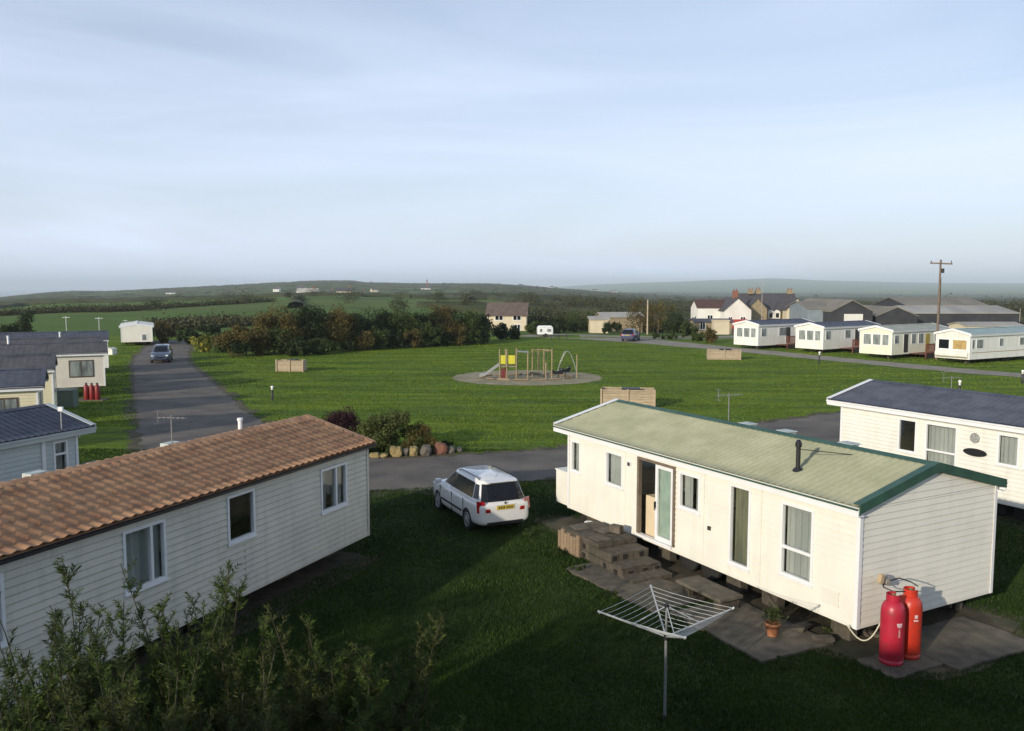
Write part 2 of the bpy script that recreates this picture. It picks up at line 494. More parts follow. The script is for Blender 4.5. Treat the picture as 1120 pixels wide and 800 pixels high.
SEA = mat('sea_water', (0.05, 0.08, 0.10), (0.04, 0.065, 0.085), rough=0.25, scale=0.002, bump=0.2, bscale=0.05)
mb = MB(); mb.quad((-26000, 2400, -50), (9000, 2400, -50), (9000, 22000, -50), (-26000, 22000, -50))
mb.build('sea', SEA)['kind'] = 'structure'

# haze: thin even air over the whole scene
hz = MB(); hz.box(-27000, 27000, -500, 23000, -400, 140)
ho = hz.build('haze', [bpy.data.materials.new('haze_air')])
ho['kind'] = 'stuff'
hm = ho.data.materials[0]; hm.use_nodes = True; hm.node_tree.nodes.clear()
pv = hm.node_tree.nodes.new('ShaderNodeVolumePrincipled')
pv.inputs['Color'].default_value = (0.80, 0.90, 1.0, 1)
pv.inputs['Density'].default_value = 0.00015
pv.inputs['Anisotropy'].default_value = 0.0
hout = hm.node_tree.nodes.new('ShaderNodeOutputMaterial')
hm.node_tree.links.new(pv.outputs[0], hout.inputs['Volume'])
hm.cycles.homogeneous_volume = True

# ------------------------------------------------------------------ roads, paths and slabs (sheets 4 mm above each other)
TARMAC = mat('tarmac', (0.150, 0.130, 0.106), (0.078, 0.070, 0.062), rough=0.9, scale=0.5, bump=0.5, bscale=25, detail=10, grime=((0.20, 0.17, 0.13), 0.35, 0.85))
GRAVEL = mat('pale_gravel_track', (0.30, 0.275, 0.22), (0.21, 0.19, 0.15), rough=0.95, scale=0.7, bump=0.5, bscale=20, detail=8)
DIRT = mat('dirt_path', (0.10, 0.08, 0.045), (0.04, 0.045, 0.018), rough=1.0, scale=1.6, bump=0.7, bscale=20, detail=8, contrast=(0.38, 0.6))
SAND = mat('playground_sand', (0.34, 0.29, 0.19), (0.20, 0.19, 0.10), rough=1.0, scale=0.9, bump=0.4, bscale=15, detail=8)

def sheet(name, pts, z, m, jit=0.12, sub=8, seed=1):
    rng = random.Random(seed)
    P = []
    n = len(pts)
    for i in range(n):          # Catmull-Rom round the outline, then a ragged edge
        p0, p1, p2, p3 = (Vector((*pts[(i + k) % n], 0)) for k in (-1, 0, 1, 2))
        for s in range(sub):
            t = s / sub
            q = 0.5 * ((2 * p1) + (p2 - p0) * t + (2 * p0 - 5 * p1 + 4 * p2 - p3) * t * t + (3 * p1 - p0 - 3 * p2 + p3) * t ** 3)
            q.x += rng.uniform(-jit, jit); q.y += rng.uniform(-jit, jit)
            P.append((q.x, q.y, z))
    bm = bmesh.new()
    f = bm.faces.new([bm.verts.new(p) for p in P])
    if f.normal.z < 0: f.normal_flip()
    bmesh.ops.recalc_face_normals(bm, faces=bm.faces)
    bmesh.ops.triangulate(bm, faces=bm.faces)
    me = bpy.data.meshes.new(name); bm.to_mesh(me); bm.free()
    me.materials.append(m)
    o = bpy.data.objects.new(name, me); col.objects.link(o)
    o['kind'] = 'structure'
    return o

def ribbon(name, cl, widths, z, m, jit=0.15, seed=1, sub=14):
    rng = random.Random(seed)
    n = len(cl); L = []
    for i in range(n - 1):
        g = lambda k: Vector((*cl[min(max(i + k, 0), n - 1)], 0))
        p0, p1, p2, p3 = g(-1), g(0), g(1), g(2)
        for s in range(sub):
            t = s / sub
            q = 0.5 * ((2 * p1) + (p2 - p0) * t + (2 * p0 - 5 * p1 + 4 * p2 - p3) * t * t + (3 * p1 - p0 - 3 * p2 + p3) * t ** 3)
            L.append((q, widths[i] * (1 - t) + widths[i + 1] * t))
    L.append((Vector((*cl[-1], 0)), widths[-1]))
    mb = MB()
    P = []
    for i, (q, wd) in enumerate(L):
        d = (L[min(i + 1, len(L) - 1)][0] - L[max(i - 1, 0)][0]).normalized()
        nrm = Vector((-d.y, d.x, 0))
        a = q + nrm * (wd / 2 + rng.uniform(-jit, jit)); b = q - nrm * (wd / 2 + rng.uniform(-jit, jit))
        P += [(a.x, a.y, z + max(0, terrain(a.x, a.y) if a.y > 109 else 0)), (b.x, b.y, z + max(0, terrain(b.x, b.y) if b.y > 109 else 0))]
    mb.add(P, [(2 * i, 2 * i + 1, 2 * i + 3, 2 * i + 2) for i in range(len(L) - 1)])
    o = mb.build(name, m); o['kind'] = 'structure'
    return o

ribbon('road', [(-42, 106), (-37.5, 93), (-31.3, 76), (-23.0, 58), (-15.6, 42), (-10.5, 33.0), (-5.6, 29.9), (1.5, 31.8), (8, 35.3), (17, 41.5), (28, 49)],
       [4.0, 4.6, 4.4, 4.9, 5.3, 6.4, 5.5, 4.6, 4.8, 5.0, 5.0], 0.008, TARMAC, jit=0.2, sub=26)
ribbon('road_verge', [(-42, 106), (-37.5, 93), (-31.3, 76), (-23.0, 58), (-15.6, 42), (-10.5, 33.0), (-5.6, 29.9), (1.5, 31.8), (8, 35.3), (17, 41.5), (28, 49)],
       [4.6, 5.3, 5.2, 5.7, 6.3, 7.6, 6.7, 5.8, 5.8, 6.0, 6.0], 0.004, DIRT, jit=0.4, seed=3, sub=30)
ribbon('track', [(60, 43), (40, 61.5), (31.3, 75), (23.8, 90), (15, 106), (9.5, 113.5), (2, 117)], [3.4, 3.4, 3.4, 4.0, 7.0, 10, 8], 0.012, GRAVEL, jit=0.25)
ribbon('yard', [(9, 112), (26, 112), (40, 118)], [9, 6, 3], 0.02, GRAVEL, jit=0.3)
pg = [(1.1 + 5.5 * math.cos(a), 62.4 + 5.3 * math.sin(a)) for a in np.linspace(0, 2 * math.pi, 13)[:-1]]
sheet('playground_surface', pg, 0.006, SAND, 0.12)
sheet('worn_path', [(0.6, 23.8), (1.4, 21.8), (2.1, 19.6), (3.3, 18.6), (4.6, 17.2), (4.9, 15.9), (6.3, 14.2), (7.3, 13.9), (8.6, 14.6), (10.2, 16.2), (9.6, 17.4), (6.4, 15.8), (2.6, 22.6), (1.6, 24.2)], 0.006, DIRT, 0.07)
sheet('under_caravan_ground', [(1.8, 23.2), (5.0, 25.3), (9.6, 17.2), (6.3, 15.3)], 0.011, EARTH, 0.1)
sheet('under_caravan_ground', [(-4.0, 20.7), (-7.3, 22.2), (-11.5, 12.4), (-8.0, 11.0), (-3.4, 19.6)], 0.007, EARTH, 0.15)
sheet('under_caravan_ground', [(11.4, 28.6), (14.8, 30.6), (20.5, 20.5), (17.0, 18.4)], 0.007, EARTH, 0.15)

def slab(name, cx, cy, rz, sx, sy, h, m=CONC, seed=0):
    rng = random.Random(seed)
    mb = MB()
    n = 7; pts = []
    for i in range(n):
        for (a, b) in [(-1 + 2 * i / n, -1)]: pts.append((a, b))
    for i in range(n): pts.append((1, -1 + 2 * i / n))
    for i in range(n): pts.append((1 - 2 * i / n, 1))
    for i in range(n): pts.append((-1, 1 - 2 * i / n))
    P = [((a * sx / 2 + rng.uniform(-.04, .04)), (b * sy / 2 + rng.uniform(-.04, .04)), 0.0) for a, b in pts]
    mb.prism(P, (0, 0, h))
    o = mb.build(name, m, bevel=0.01)
    o.location = (cx, cy, 0.0); o.rotation_euler = (0, 0, rz)
    return o

# ------------------------------------------------------------------ static caravan builder
def siding(mb, xr, z0, z1, pitch=0.125, holes=(), dep=0.02, groove=0.007):
    """boards on a wall in (u, out, z); xr(z)->(u0,u1)"""
    k = 0
    z = z0
    while z < z1 - 1e-4:
        zt = min(z + pitch, z1)
        gz = zt - groove
        cuts = sorted(set([z, gz, zt] + [c for h in holes for c in (h[2], h[3]) if z < c < zt]))
        for a, b in zip(cuts[:-1], cuts[1:]):
            ua0, ua1 = xr(a); ub0, ub1 = xr(b)
            oa = dep * (1 - (a - z) / pitch); ob = dep * (1 - (b - z) / pitch)
            if a >= gz - 1e-6: oa = ob = -groove
            mid = (a + b) / 2
            hs = sorted([(h[0], h[1]) for h in holes if h[2] < mid < h[3]])
            cur = 0.0
            segs = []; left = None
            for (h0, h1) in hs:
                segs.append((left, h0)); left = h1
            segs.append((left, None))
            for (l, r) in segs:
                al = ua0 if l is None else l; bl = ub0 if l is None else l
                ar = ua1 if r is None else r; br = ub1 if r is None else r
                if ar - al < 1e-4 and br - bl < 1e-4: continue
                mb.quad((al, oa, a), (ar, oa, a), (br, ob, b), (bl, ob, b))
                if a == z: mb.quad((al, -0.005, a), (ar, -0.005, a), (ar, oa, a), (al, oa, a))
        z = zt

def window(parent, xf, u0, u1, z0, z1, vs=(), hs=(), curtain=None, cover=1.0, frame=WHITE, fw=0.06, name='window', label=None, bars=None, pane=None):
    mb = MB(xf)
    mb.box(u0, u1, -0.05, 0.035, z0, z0 + fw); mb.box(u0, u1, -0.05, 0.035, z1 - fw, z1)
    mb.box(u0, u0 + fw, -0.05, 0.035, z0 + fw, z1 - fw); mb.box(u1 - fw, u1, -0.05, 0.035, z0 + fw, z1 - fw)
    a0, a1, b0, b1 = u0 + fw, u1 - fw, z0 + fw, z1 - fw
    for v in vs:
        c = a0 + (a1 - a0) * v
        mb.box(c - 0.03, c + 0.03, -0.045, 0.028, b0, b1)
    ue = [a0] + [a0 + (a1 - a0) * v + s * 0.03 for v in vs for s in (-1, 1)] + [a1]
    for h in hs:
        c = b0 + (b1 - b0) * h
        for i in range(0, len(ue), 2): mb.box(ue[i], ue[i + 1], -0.045, 0.025, c - 0.03, c + 0.03)
    mb.box(u0 - 0.02, u1 + 0.02, 0.0, 0.06, z0 - 0.03, z0 - 0.002)
    fo = mb.build(name, frame, parent, bevel=0.006)
    if label: fo['label'] = label
    p = MB(xf); p.box(a0, a1, -0.022, -0.016, b0, b1)
    p.build('pane', pane or GLASS, fo)
    if curtain:
        c = MB(xf)
        n = max(8, int((a1 - a0) / 0.025))
        pieces = [(a0 - 0.03, a1 + 0.03)] if cover >= 1 else [(a0 - 0.03, a0 + (a1 - a0) * cover / 2), (a1 - (a1 - a0) * cover / 2, a1 + 0.03)]
        for (c0, c1) in pieces:
            P = []
            for i in range(n + 1):
                u = c0 + (c1 - c0) * i / n
                d = -0.13 - 0.025 * math.sin(i * 1.15) - 0.012 * math.sin(i * 0.37 + 1)
                P += [(u, d, b0 - 0.06), (u, d, b1 + 0.05)]
            c.add(P, [(2 * i, 2 * i + 2, 2 * i + 3, 2 * i + 1) for i in range(n)], 0, True)
        c.build('curtain', curtain, fo)
    return fo

def tile_slope(mb, x0, x1, ye, ze, yr, zr, pan, course, amp, step, off=0.0, sub=6):
    sl = math.hypot(yr - ye, zr - ze)
    n = Vector((0, -(zr - ze), yr - ye)).normalized()
    if n.z < 0: n = -n
    nu = max(8, int((x1 - x0) / pan * sub))
    rows = []
    nc = int(math.ceil(sl / course))
    for c in range(nc):
        for fr, hh in ((0.0, step), (0.96, 0.0)):
            s = min((c + fr) * course, sl)
            rows.append((s, hh))
    rows.append((sl, 0))
    P = []
    for (s, hh) in rows:
        for i in range(nu + 1):
            x = x0 + (x1 - x0) * i / nu
            ph = (x - x0) / pan * 2 * math.pi
            h = amp * (0.5 + 0.5 * math.cos(ph)) ** 1.5 + hh + off
            y = ye + (yr - ye) * s / sl; z = ze + (zr - ze) * s / sl
            P.append((x, y + n.y * h, z + n.z * h))
    fs = []
    for r in range(len(rows) - 1):
        for i in range(nu):
            a = r * (nu + 1) + i
            f = (a, a + 1, a + nu + 2, a + nu + 1)
            fs.append(f if yr > ye else f[::-1])
    mb.add(P, fs, 0, True)

def caravan(label, origin, rz, Ln, W, wall, roof, front=(), right=(), left=(), back=(), fz=0.5, ez=2.72, zr=3.27, ov=(0.1, 0.1),
            pan=0.2, course=0.33, amp=0.02, step=0.015, detail=2, fascia=WHITE, gutter=BLACK, verge=WHITE, group=None, door=None, pitch=0.125, fh=0.17, groove=0.008, dep=0.02, pier=0.4, corner=WHITE, cat='static caravan', ridge=None):
    t = empty('static_caravan', (origin[0], origin[1], 0), rz, label, cat, group)
    fo_, bo = 0.16, 0.16                      # roof overhang front/back
    slope = (zr - ez) / (W / 2 + fo_)
    def under(y): return ez - 0.09 + slope * (min(y, W - y) + fo_)
    wt = under(0) - 0.006
    planes = {'front': (lambda u, o, z: (u, -o, z), Ln), 'back': (lambda u, o, z: (Ln - u, W + o, z), Ln),
              'right': (lambda u, o, z: (Ln + o, u, z), W), 'left': (lambda u, o, z: (-o, W - u, z), W)}
    wins = {'front': list(front), 'right': list(right), 'left': list(left), 'back': list(back)}
    for side, (xf, wd) in planes.items():
        holes = [tuple(q[:4]) for q in wins[side]] + ([door[:4]] if door and side == 'front' else [])
        if detail < 2: holes = []
        m = MB(xf)
        siding(m, lambda z: (0.0, wd), fz, wt, pitch, holes, dep, groove)
        if side in ('left', 'right'):
            mid = W / 2
            top = under(mid) - 0.006
            siding(m, lambda z: ((z - wt) / slope, wd - (z - wt) / slope), wt, top - 0.001, pitch, (), dep, groove)
        # bottom rail
        m.box(0, wd, -0.03, 0.02, fz - 0.06, fz)
        m.build('wall', wall, t)
        for q in wins[side]:
            u0, u1, z0, z1 = q[:4]
            kw = q[4] if len(q) > 4 else {}
            if detail < 2:
                mm = MB(xf); mm.box(u0 - 0.04, u1 + 0.04, 0.0, 0.03, z0 - 0.04, z1 + 0.04)
                fr = mm.build('window', kw.get('frame', WHITE), t)
                pp = MB(xf)
                vs = [0] + list(kw.get('vs', ())) + [1]
                for a, b in zip(vs[:-1], vs[1:]):
                    pp.box(u0 + (u1 - u0) * a + 0.03, u0 + (u1 - u0) * b - 0.03, 0.031, 0.036, z0 + 0.03, z1 - 0.03)
                pp.build('pane', kw.get('pane', SOFTGLASS), fr)
            else:
                window(t, xf, u0, u1, z0, z1, **kw)
    # corner trims
    for (cx, cy, sx, sy) in ((0, 0, -1, -1), (Ln, 0, 1, -1), (Ln, W, 1, 1), (0, W, -1, 1)):
        m = MB()
        tz = wt
        m.box(min(cx + sx * 0.02, cx - sx * 0.05), max(cx + sx * 0.02, cx - sx * 0.05), min(cy + sy * 0.02, cy + sy * 0.03), max(cy + sy * 0.02, cy + sy * 0.03), fz - 0.06, tz)
        m.box(min(cx + sx * 0.02, cx + sx * 0.03), max(cx + sx * 0.02, cx + sx * 0.03), min(cy + sy * 0.03, cy - sy * 0.05), max(cy + sy * 0.03, cy - sy * 0.05), fz - 0.06, tz)
        m.build('corner_trim', corner, t)
    # roof
    m = MB()
    x0, x1 = -ov[0], Ln + ov[1]
    ye, yb, ym = -fo_, W + bo, W / 2
    th = 0.07
    m.prism([(x0, ye, ez - 0.09), (x0, ym, zr - 0.09), (x0, ym, zr - 0.005), (x0, ye, ez - 0.005)], (x1 - x0, 0, 0))
    m.prism([(x0, yb, ez - 0.09), (x0, yb, ez - 0.005), (x0, ym, zr - 0.005), (x0, ym, zr - 0.09)], (x1 - x0, 0, 0))
    tile_slope(m, x0, x1, ye - 0.03, ez - 0.008, ym, zr, pan, course, amp, step, 0.004, 6 if detail >= 2 else 3)
    tile_slope(m, x0, x1, yb + 0.03, ez - 0.008, ym, zr, pan, course, amp, step, 0.004, 6 if detail >= 2 else 3)
    m.build('roof', roof, t)
    m = MB(); m.prism([(x0 - .01, ym - 0.14, zr - 0.0), (x0 - .01, ym, zr + 0.055), (x0 - .01, ym + 0.14, zr - 0.0)], (x1 - x0 + .02, 0, 0))
    m.build('ridge_cap', ridge or roof, t)
    for (y, s, nm) in ((ye, -1, 'fascia'), (yb, 1, 'fascia')):
        m = MB(); m.box(x0, x1, min(y, y + s * 0.02), max(y, y + s * 0.02), ez - fh, ez - 0.012); m.build('fascia', fascia, t)
        yy = y + s * 0.022
        m = MB(); m.box(x0, x1, min(yy, yy + s * 0.045), max(yy, yy + s * 0.045), ez - 0.050, ez - 0.022); m.build('gutter', gutter, t)
        # soffit
    m = MB(); m.box(x0, x1, ye + 0.001, -dep - 0.004, ez - fh - .012, ez - fh + .01); m.box(x0, x1, W + dep + 0.004, yb - 0.001, ez - fh - .012, ez - fh + .01)
    m.build('soffit', fascia, t)
    for k, (x, s) in enumerate(((x0, -1), (x1, 1))):
        vm = verge[k] if isinstance(verge, (tuple, list)) else verge
        m = MB()
        xa, xb = (x - 0.03, x - 0.001) if s < 0 else (x + 0.001, x + 0.03)
        hh = 0.125
        for (ya, yb2) in ((ye, ym), (yb, ym)):
            m.prism([(xa, ya, ez - hh + 0.01), (xa, yb2, zr - hh + 0.01), (xa, yb2, zr + 0.045), (xa, ya, ez + 0.045)], (xb - xa, 0, 0))
            xc0, xc1 = (xa, x + 0.13) if s < 0 else (x - 0.13, xb)
            m.prism([(xc0, ya, ez + 0.045), (xc0, yb2, zr + 0.045), (xc0, yb2, zr + 0.06), (xc0, ya, ez + 0.06)], (xc1 - xc0, 0, 0))
        m.build('verge_trim', vm, t)
    m = MB(); m.box(0.03, Ln - 0.03, 0.03, W - 0.03, fz - 0.05, fz - 0.005); m.build('floor', INTERIOR, t)
    m = MB()
    for y in (W * 0.28, W * 0.72): m.box(0.1, Ln - 0.1, y - 0.03, y + 0.03, fz - 0.22, fz - 0.055)
    k = 0.8
    while k < Ln: m.box(k - 0.02, k + 0.02, W * 0.28 + .03, W * 0.72 - .03, fz - 0.18, fz - 0.08); k += 1.7
    m.build('chassis', STEEL, t)
    if detail >= 1:
        for x in ([0.7, 2.6, Ln / 2 - 1.0, Ln / 2 + 1.4, Ln - 2.4, Ln - 0.6] if detail >= 2 else [1.0, Ln - 1.0]):
            for y in (pier, W - pier) if detail >= 2 else (0.8,):
                m = MB(); m.rbox((x, y, (fz - 0.07) / 2), (0.44, 0.215, fz - 0.07), m=0); m.build('support_block', BLOCK, t, bevel=0.008)
        for x in (Ln / 2 - 0.1, Ln / 2 + 0.65):
            for y in (0.35, W - 0.35):
                m = MB(); m.lathe([(0.1, -0.07), (0.29, -0.08), (0.31, -0.05), (0.31, 0.05), (0.29, 0.08), (0.1, 0.07)], (x, y, 0.30), 20, 'Y')
                m.build('wheel', TYRE, t)
    return t, planes
SOFTGLASS = mat('curtained_glass', (0.30, 0.33, 0.31), (0.10, 0.12, 0.12), rough=0.12, scale=3.5, stretch=(1, 1, 0.25), contrast=(0.3, 0.6))

A_MAIN, A_LEFT = R(-61.62), R(66.85)
# --- main cream caravan with green roof
WN = dict(curtain=CURT, cover=0.6)
main, mpl = caravan('cream static caravan with pale green tiled roof, dark green trim and open patio door', (1.59, 23.53), A_MAIN, 9.74, 3.93, CREAM, ROOFG,
    front=[(0.13, 0.62, 1.52, 2.40, dict(curtain=CURT)), (1.80, 2.58, 1.50, 2.39, dict(curtain=CURT)),
           (4.76, 5.50, 1.55, 2.40, dict(curtain=CURT, cover=0.8)), (6.42, 7.06, 0.72, 2.46, dict(curtain=CURTG, cover=1.0, label='tall narrow full height window')),
           (7.88, 8.72, 0.92, 2.40, dict(hs=(0.38,), curtain=CURT, cover=1.0, label='large window with a low crossbar'))],
    left=[(0.7, 3.2, 1.3, 2.4, dict(vs=(0.33, 0.66), curtain=CURT))], back=[(2, 3, 1.4, 2.4, dict(curtain=CURT)), (6, 7, 1.4, 2.4, dict(curtain=CURT))],
    ov=(0.55, 0.10), pan=0.165, course=0.30, amp=0.016, step=0.020, gutter=GREENTRIM, verge=(WHITE, GREENTRIM), door=(3.2, 4.64, 0.56, 2.46), ridge=GREENTRIM)
mx_front = mpl['front'][0]
WOODFR = mat('brown_door_post', (0.20, 0.16, 0.12), (0.14, 0.11, 0.08), rough=0.6, scale=5)
m = MB(mx_front)
m.box(3.2, 3.28, -0.05, 0.05, 0.56, 2.46); m.box(4.57, 4.64, -0.05, 0.05, 0.56, 2.46); m.box(3.28, 4.57, -0.05, 0.05, 2.40, 2.46)
dfr = m.build('door_frame', WOODFR, main, bevel=0.005)
m = MB(mx_front); m.box(3.28, 4.57, -0.05, 0.08, 0.50, 0.56); m.build('door_sill', WHITE, main)
m = MB(mx_front)
m.box(3.90, 3.985, -0.03, 0.03, 0.57, 2.395); m.box(4.48, 4.565, -0.03, 0.03, 0.57, 2.395)
m.box(3.985, 4.48, -0.03, 0.03, 2.31, 2.395); m.box(3.985, 4.48, -0.03, 0.03, 0.57, 0.68)
door = m.build('door', WHITE, main, bevel=0.006)
m = MB(mx_front); m.box(3.985, 4.48, -0.006, 0.0, 0.68, 2.31); m.build('pane', GLASS, door)
m = MB(mx_front); P = []
for i in range(31):
    u = 3.97 + 0.53 * i / 30
    P += [(u, -0.06 - 0.018 * math.sin(i * 1.3), 0.66), (u, -0.06 - 0.018 * math.sin(i * 1.3), 2.33)]
m.add(P, [(2 * i, 2 * i + 2, 2 * i + 3, 2 * i + 1) for i in range(30)], 0, True)
m.build('curtain', mat('mint_curtain', (0.55, 0.68, 0.58), (0.42, 0.54, 0.46), rough=0.9, scale=3, trans=0.3), door)
m = MB(mx_front); m.box(3.93, 3.95, 0.03, 0.07, 1.35, 1.50); m.box(3.93, 3.95, 0.07, 0.085, 1.30, 1.50); m.build('handle', BLACK, door)
# second leaf swung inwards
# a beige kitchen unit seen through the doorway
m = MB(mx_front); m.box(3.30, 3.90, -0.75, -0.16, 0.5, 1.50); m.build('kitchen_unit', mat('beige_cupboard', (0.75, 0.62, 0.42), (0.66, 0.54, 0.36), rough=0.5, scale=2), main, bevel=0.01)
m = MB(mx_front); m.box(2.78, 2.93, 0.012, 0.05, 2.13, 2.28); m.box(2.80, 2.91, 0.05, 0.055, 2.16, 2.25, 1); m.build('vent', [WHITE, STEEL], main, bevel=0.01)
m = MB(mx_front); m.box(8.95, 9.35, 0.015, 0.03, 0.72, 1.0); m.build('meter_hatch', CREAM, main)
for u in (2.68, 5.62, 7.35):
    m = MB(mx_front); m.box(u, u + .012, 0.010, 0.024, .5, 2.6); m.build('cladding_joint', CREAM, main)
m = MB(mx_front); m.box(5.78, 5.86, 0.014, 0.05, 1.28, 1.36); m.build('outdoor_socket', STEEL, main)
# low box on the far end wall
m = MB(); m.box(-0.72, -0.035, 0.02, 3.88, 0.46, 1.38); m.box(-0.75, -0.035, 0.0, 3.9, 1.382, 1.42); m.build('end_locker', CREAM, main, bevel=0.01)
# flue with stay
slope_m = (3.27 - 2.72) / (3.93 / 2 + .16)
def roof_z(y, ez=2.72, s=slope_m): return ez + s * (y + .16)
m = MB(); fz0 = roof_z(0.55)
m.tube((7.75, 0.55, fz0 - .02), (7.75, 0.55, fz0 + 0.52), 0.045, n=16); m.tube((7.75, 0.55, fz0), (7.75, 0.55, fz0 + 0.07), 0.12, 0.07, 16)
m.tube((7.75, 0.55, fz0 + 0.50), (7.75, 0.55, fz0 + 0.58), 0.065, n=16); m.tube((7.75, 0.55, fz0 + .595), (7.75, .55, fz0 + .64), 0.06, .03, n=16)
m.tube((7.75, 0.55, fz0 + 0.45), (8.2, 1.7, roof_z(1.7)), 0.008, n=6)
m.build('flue', BLACK, main)
VENTM = mat('roof_vent_plastic', (0.55, 0.60, 0.55), (0.4, 0.45, 0.42), rough=0.5, scale=5)
for (x, y) in ((4.55, 2.25), (5.85, 2.2), (7.55, 2.25)):
    m = MB(); zz = roof_z(3.93 - y) - 0.02
    m.box(x - 0.16, x + 0.16, y - 0.13, y + 0.13, zz, zz + 0.10); m.box(x - 0.19, x + 0.19, y - 0.16, y + 0.16, zz + 0.10, zz + 0.13); m.build('roof_vent', VENTM, main, bevel=0.02)

# --- left caravan with terracotta roof
leftc, lpl = caravan('ivory clad static caravan with terracotta tiled roof, beside the willow shrubs', (-3.58 - 12.2 * math.cos(A_LEFT), 20.84 - 12.2 * math.sin(A_LEFT)), A_LEFT, 12.2, 3.66, SAGE, ROOFT,
    front=[(4.72, 5.66, 1.44, 2.53, dict(vs=(0.68,), curtain=CURT, cover=1.0)), (7.22, 8.02, 1.60, 2.56, dict(label='small dark window', curtain=None)),
           (10.25, 11.28, 1.46, 2.48, dict(vs=(0.6,), curtain=CURT, cover=0.7)), (1.6, 2.6, 1.44, 2.5, dict(curtain=CURT))],
    right=[(0.9, 2.8, 1.4, 2.4, dict(vs=(0.5,), curtain=CURT))], ov=(0.1, 0.10), ez=2.76, zr=3.30, pan=0.215, course=0.30, amp=0.032, step=0.042, fh=0.085, groove=0.013, dep=0.024, pier=0.8, verge=ROOFT, fascia=BLACK, gutter=BLACK, corner=SAGE)
for (x, y, h, mt) in ((5.0, 2.35, 0.16, VENTM), (6.2, 2.3, 0.10, BLACK), (8.2, 2.35, 0.16, VENTM), (8.6, 2.3, 0.12, BLACK)):
    m = MB(); zz = 2.76 + (0.54 / 1.99) * (3.66 - y + .16) - 0.03
    m.box(x - 0.18, x + 0.18, y - 0.12, y + 0.12, zz, zz + h); m.build('roof_vent', mt, leftc, bevel=0.02)
m = MB(); m.tube((10.1, 2.1, 3.1), (10.1, 2.1, 3.52), 0.05, n=14); m.tube((10.1, 2.1, 3.5), (10.1, 2.1, 3.56), 0.065, n=14); m.build('flue', WHITE, leftc)
m = MB(lambda u, o, z: (u, -o, z)); m.box(7.70, 7.712, 0.012, 0.02, 0.5, 1.55); m.build('cladding_joint', SAGE, leftc)

# --- right caravan with dark blue roof
rightc, rpl = caravan('white static caravan with dark blue roof and oval name plaque', (11.263, 28.943), A_MAIN, 11.0, 3.93, CREAM2, ROOFD,
    front=[(2.22, 2.90, 1.40, 2.46, dict(curtain=None, label='narrow dark window')), (3.18, 4.26, 1.10, 2.45, dict(hs=(0.36,), curtain=CURT)),
           (5.47, 6.12, 1.55, 2.46, dict(curtain=CURT)), (6.22, 6.9, 1.55, 2.46, dict(curtain=CURT)), (8.2, 9.2, 1.4, 2.45, dict(curtain=CURT))],
    left=[(0.8, 3.1, 1.3, 2.4, dict(vs=(0.5,), curtain=CURT))], ov=(0.5, 0.1), ez=2.74, pan=0.2, course=0.33, amp=0.018, step=0.022, verge=WHITE, fascia=WHITE, gutter=WHITE)
rf = rpl['front'][0]
m = MB(lambda x, y, z: rf(x, -y, z))
m.lathe([(0.14, -0.05), (0.15, -0.03), (0.15, -0.014)], (4.80, 0, 2.2), 24, 'Y'); m.build('round_vent', mat('grey_vent', (0.42, 0.43, 0.40), (0.2, 0.2, 0.19), rough=.5, scale=20), rightc)
m = MB(rf)
P = [(4.83 + 0.36 * math.cos(a), 0.016, 1.78 + 0.115 * math.sin(a)) for a in np.linspace(0, 2 * math.pi, 29)[:-1]]
m.prism(P, (0, 0.0, 0)) if False else None
m.add(P + [(p[0], 0.05, p[2]) for p in P], [tuple(range(28, 56))] + [(i, (i + 1) % 28, 28 + (i + 1) % 28, 28 + i) for i in range(28)])
m.build('name_plaque', BLACK, rightc)

# --- caravans along the left side of the road
near_l, _ = caravan('blue grey clad static caravan with dark roof, just behind the terracotta roof', (-12.07 - 10.5 * math.cos(A_LEFT), 23.42 - 10.5 * math.sin(A_LEFT)), A_LEFT, 10.5, 3.3, BLUEGREY, ROOFD,
    front=[(9.75, 10.2, 1.45, 2.45, dict(hs=(0.65,), curtain=CURT)), (6.5, 7.5, 1.5, 2.4, dict(curtain=CURT))], ov=(0.1, 0.5), pan=0.2, course=0.3, amp=0.02, step=0.02, verge=BLUEGREY, fascia=BLUEGREY, gutter=BLUEGREY, corner=WHITE, ez=2.70, zr=3.2)
m = MB(); m.box(9.4, 9.5, -0.05, -0.015, 0.45, 2.5); m.build('drainpipe', WHITE, near_l)
CARD = dict(vs=(0.5,), pane=SOFTGLASS)
PASTEL = mat('pale_yellow_cladding', (0.80, 0.74, 0.50), (0.73, 0.67, 0.45), rough=0.5, scale=1.2)
GREYW = mat('grey_stucco_cladding', (0.72, 0.68, 0.58), (0.64, 0.60, 0.52), rough=0.7, scale=1.2, bump=0.2)
specs = [
    ('pale yellow static caravan with brown window frame, just behind the blue grey one', -19.0, 34.0, 3.4, PASTEL, ROOFD, [(8.4, 9.3, 1.1, 2.2)], 2.66, 3.20, 0.25),
    ('pale yellow static caravan with blank wall, between two others by the road', -22.3, 41.3, 3.4, PASTEL, ROOFS, [(3.4, 4.4, 1.3, 2.3)], 2.66, 3.20, 0.10),
    ('cream static caravan with brown window and red gas bottles at its corner', -24.4, 51.0, 3.4, GREYW, ROOFS, [(8.15, 9.4, 1.3, 2.25)], 2.72, 3.22, 0.2),
    ('cream static caravan whose low end shows past the charcoal roof in front', -27.2, 56.6, 3.4, CREAM2, ROOFS, [(3.4, 4.4, 1.3, 2.3)], 2.66, 3.20, 0.1),
    ('white static caravan with dark roof, farthest of the side-on roadside ones', -30.6, 64.6, 3.4, CREAM2, ROOFD, [(3.4, 4.4, 1.3, 2.3)], 2.66, 3.20, 0.1)]
BROWNFR = mat('brown_window_frame', (0.10, 0.075, 0.05), (0.07, 0.05, 0.035), rough=0.6, scale=5)
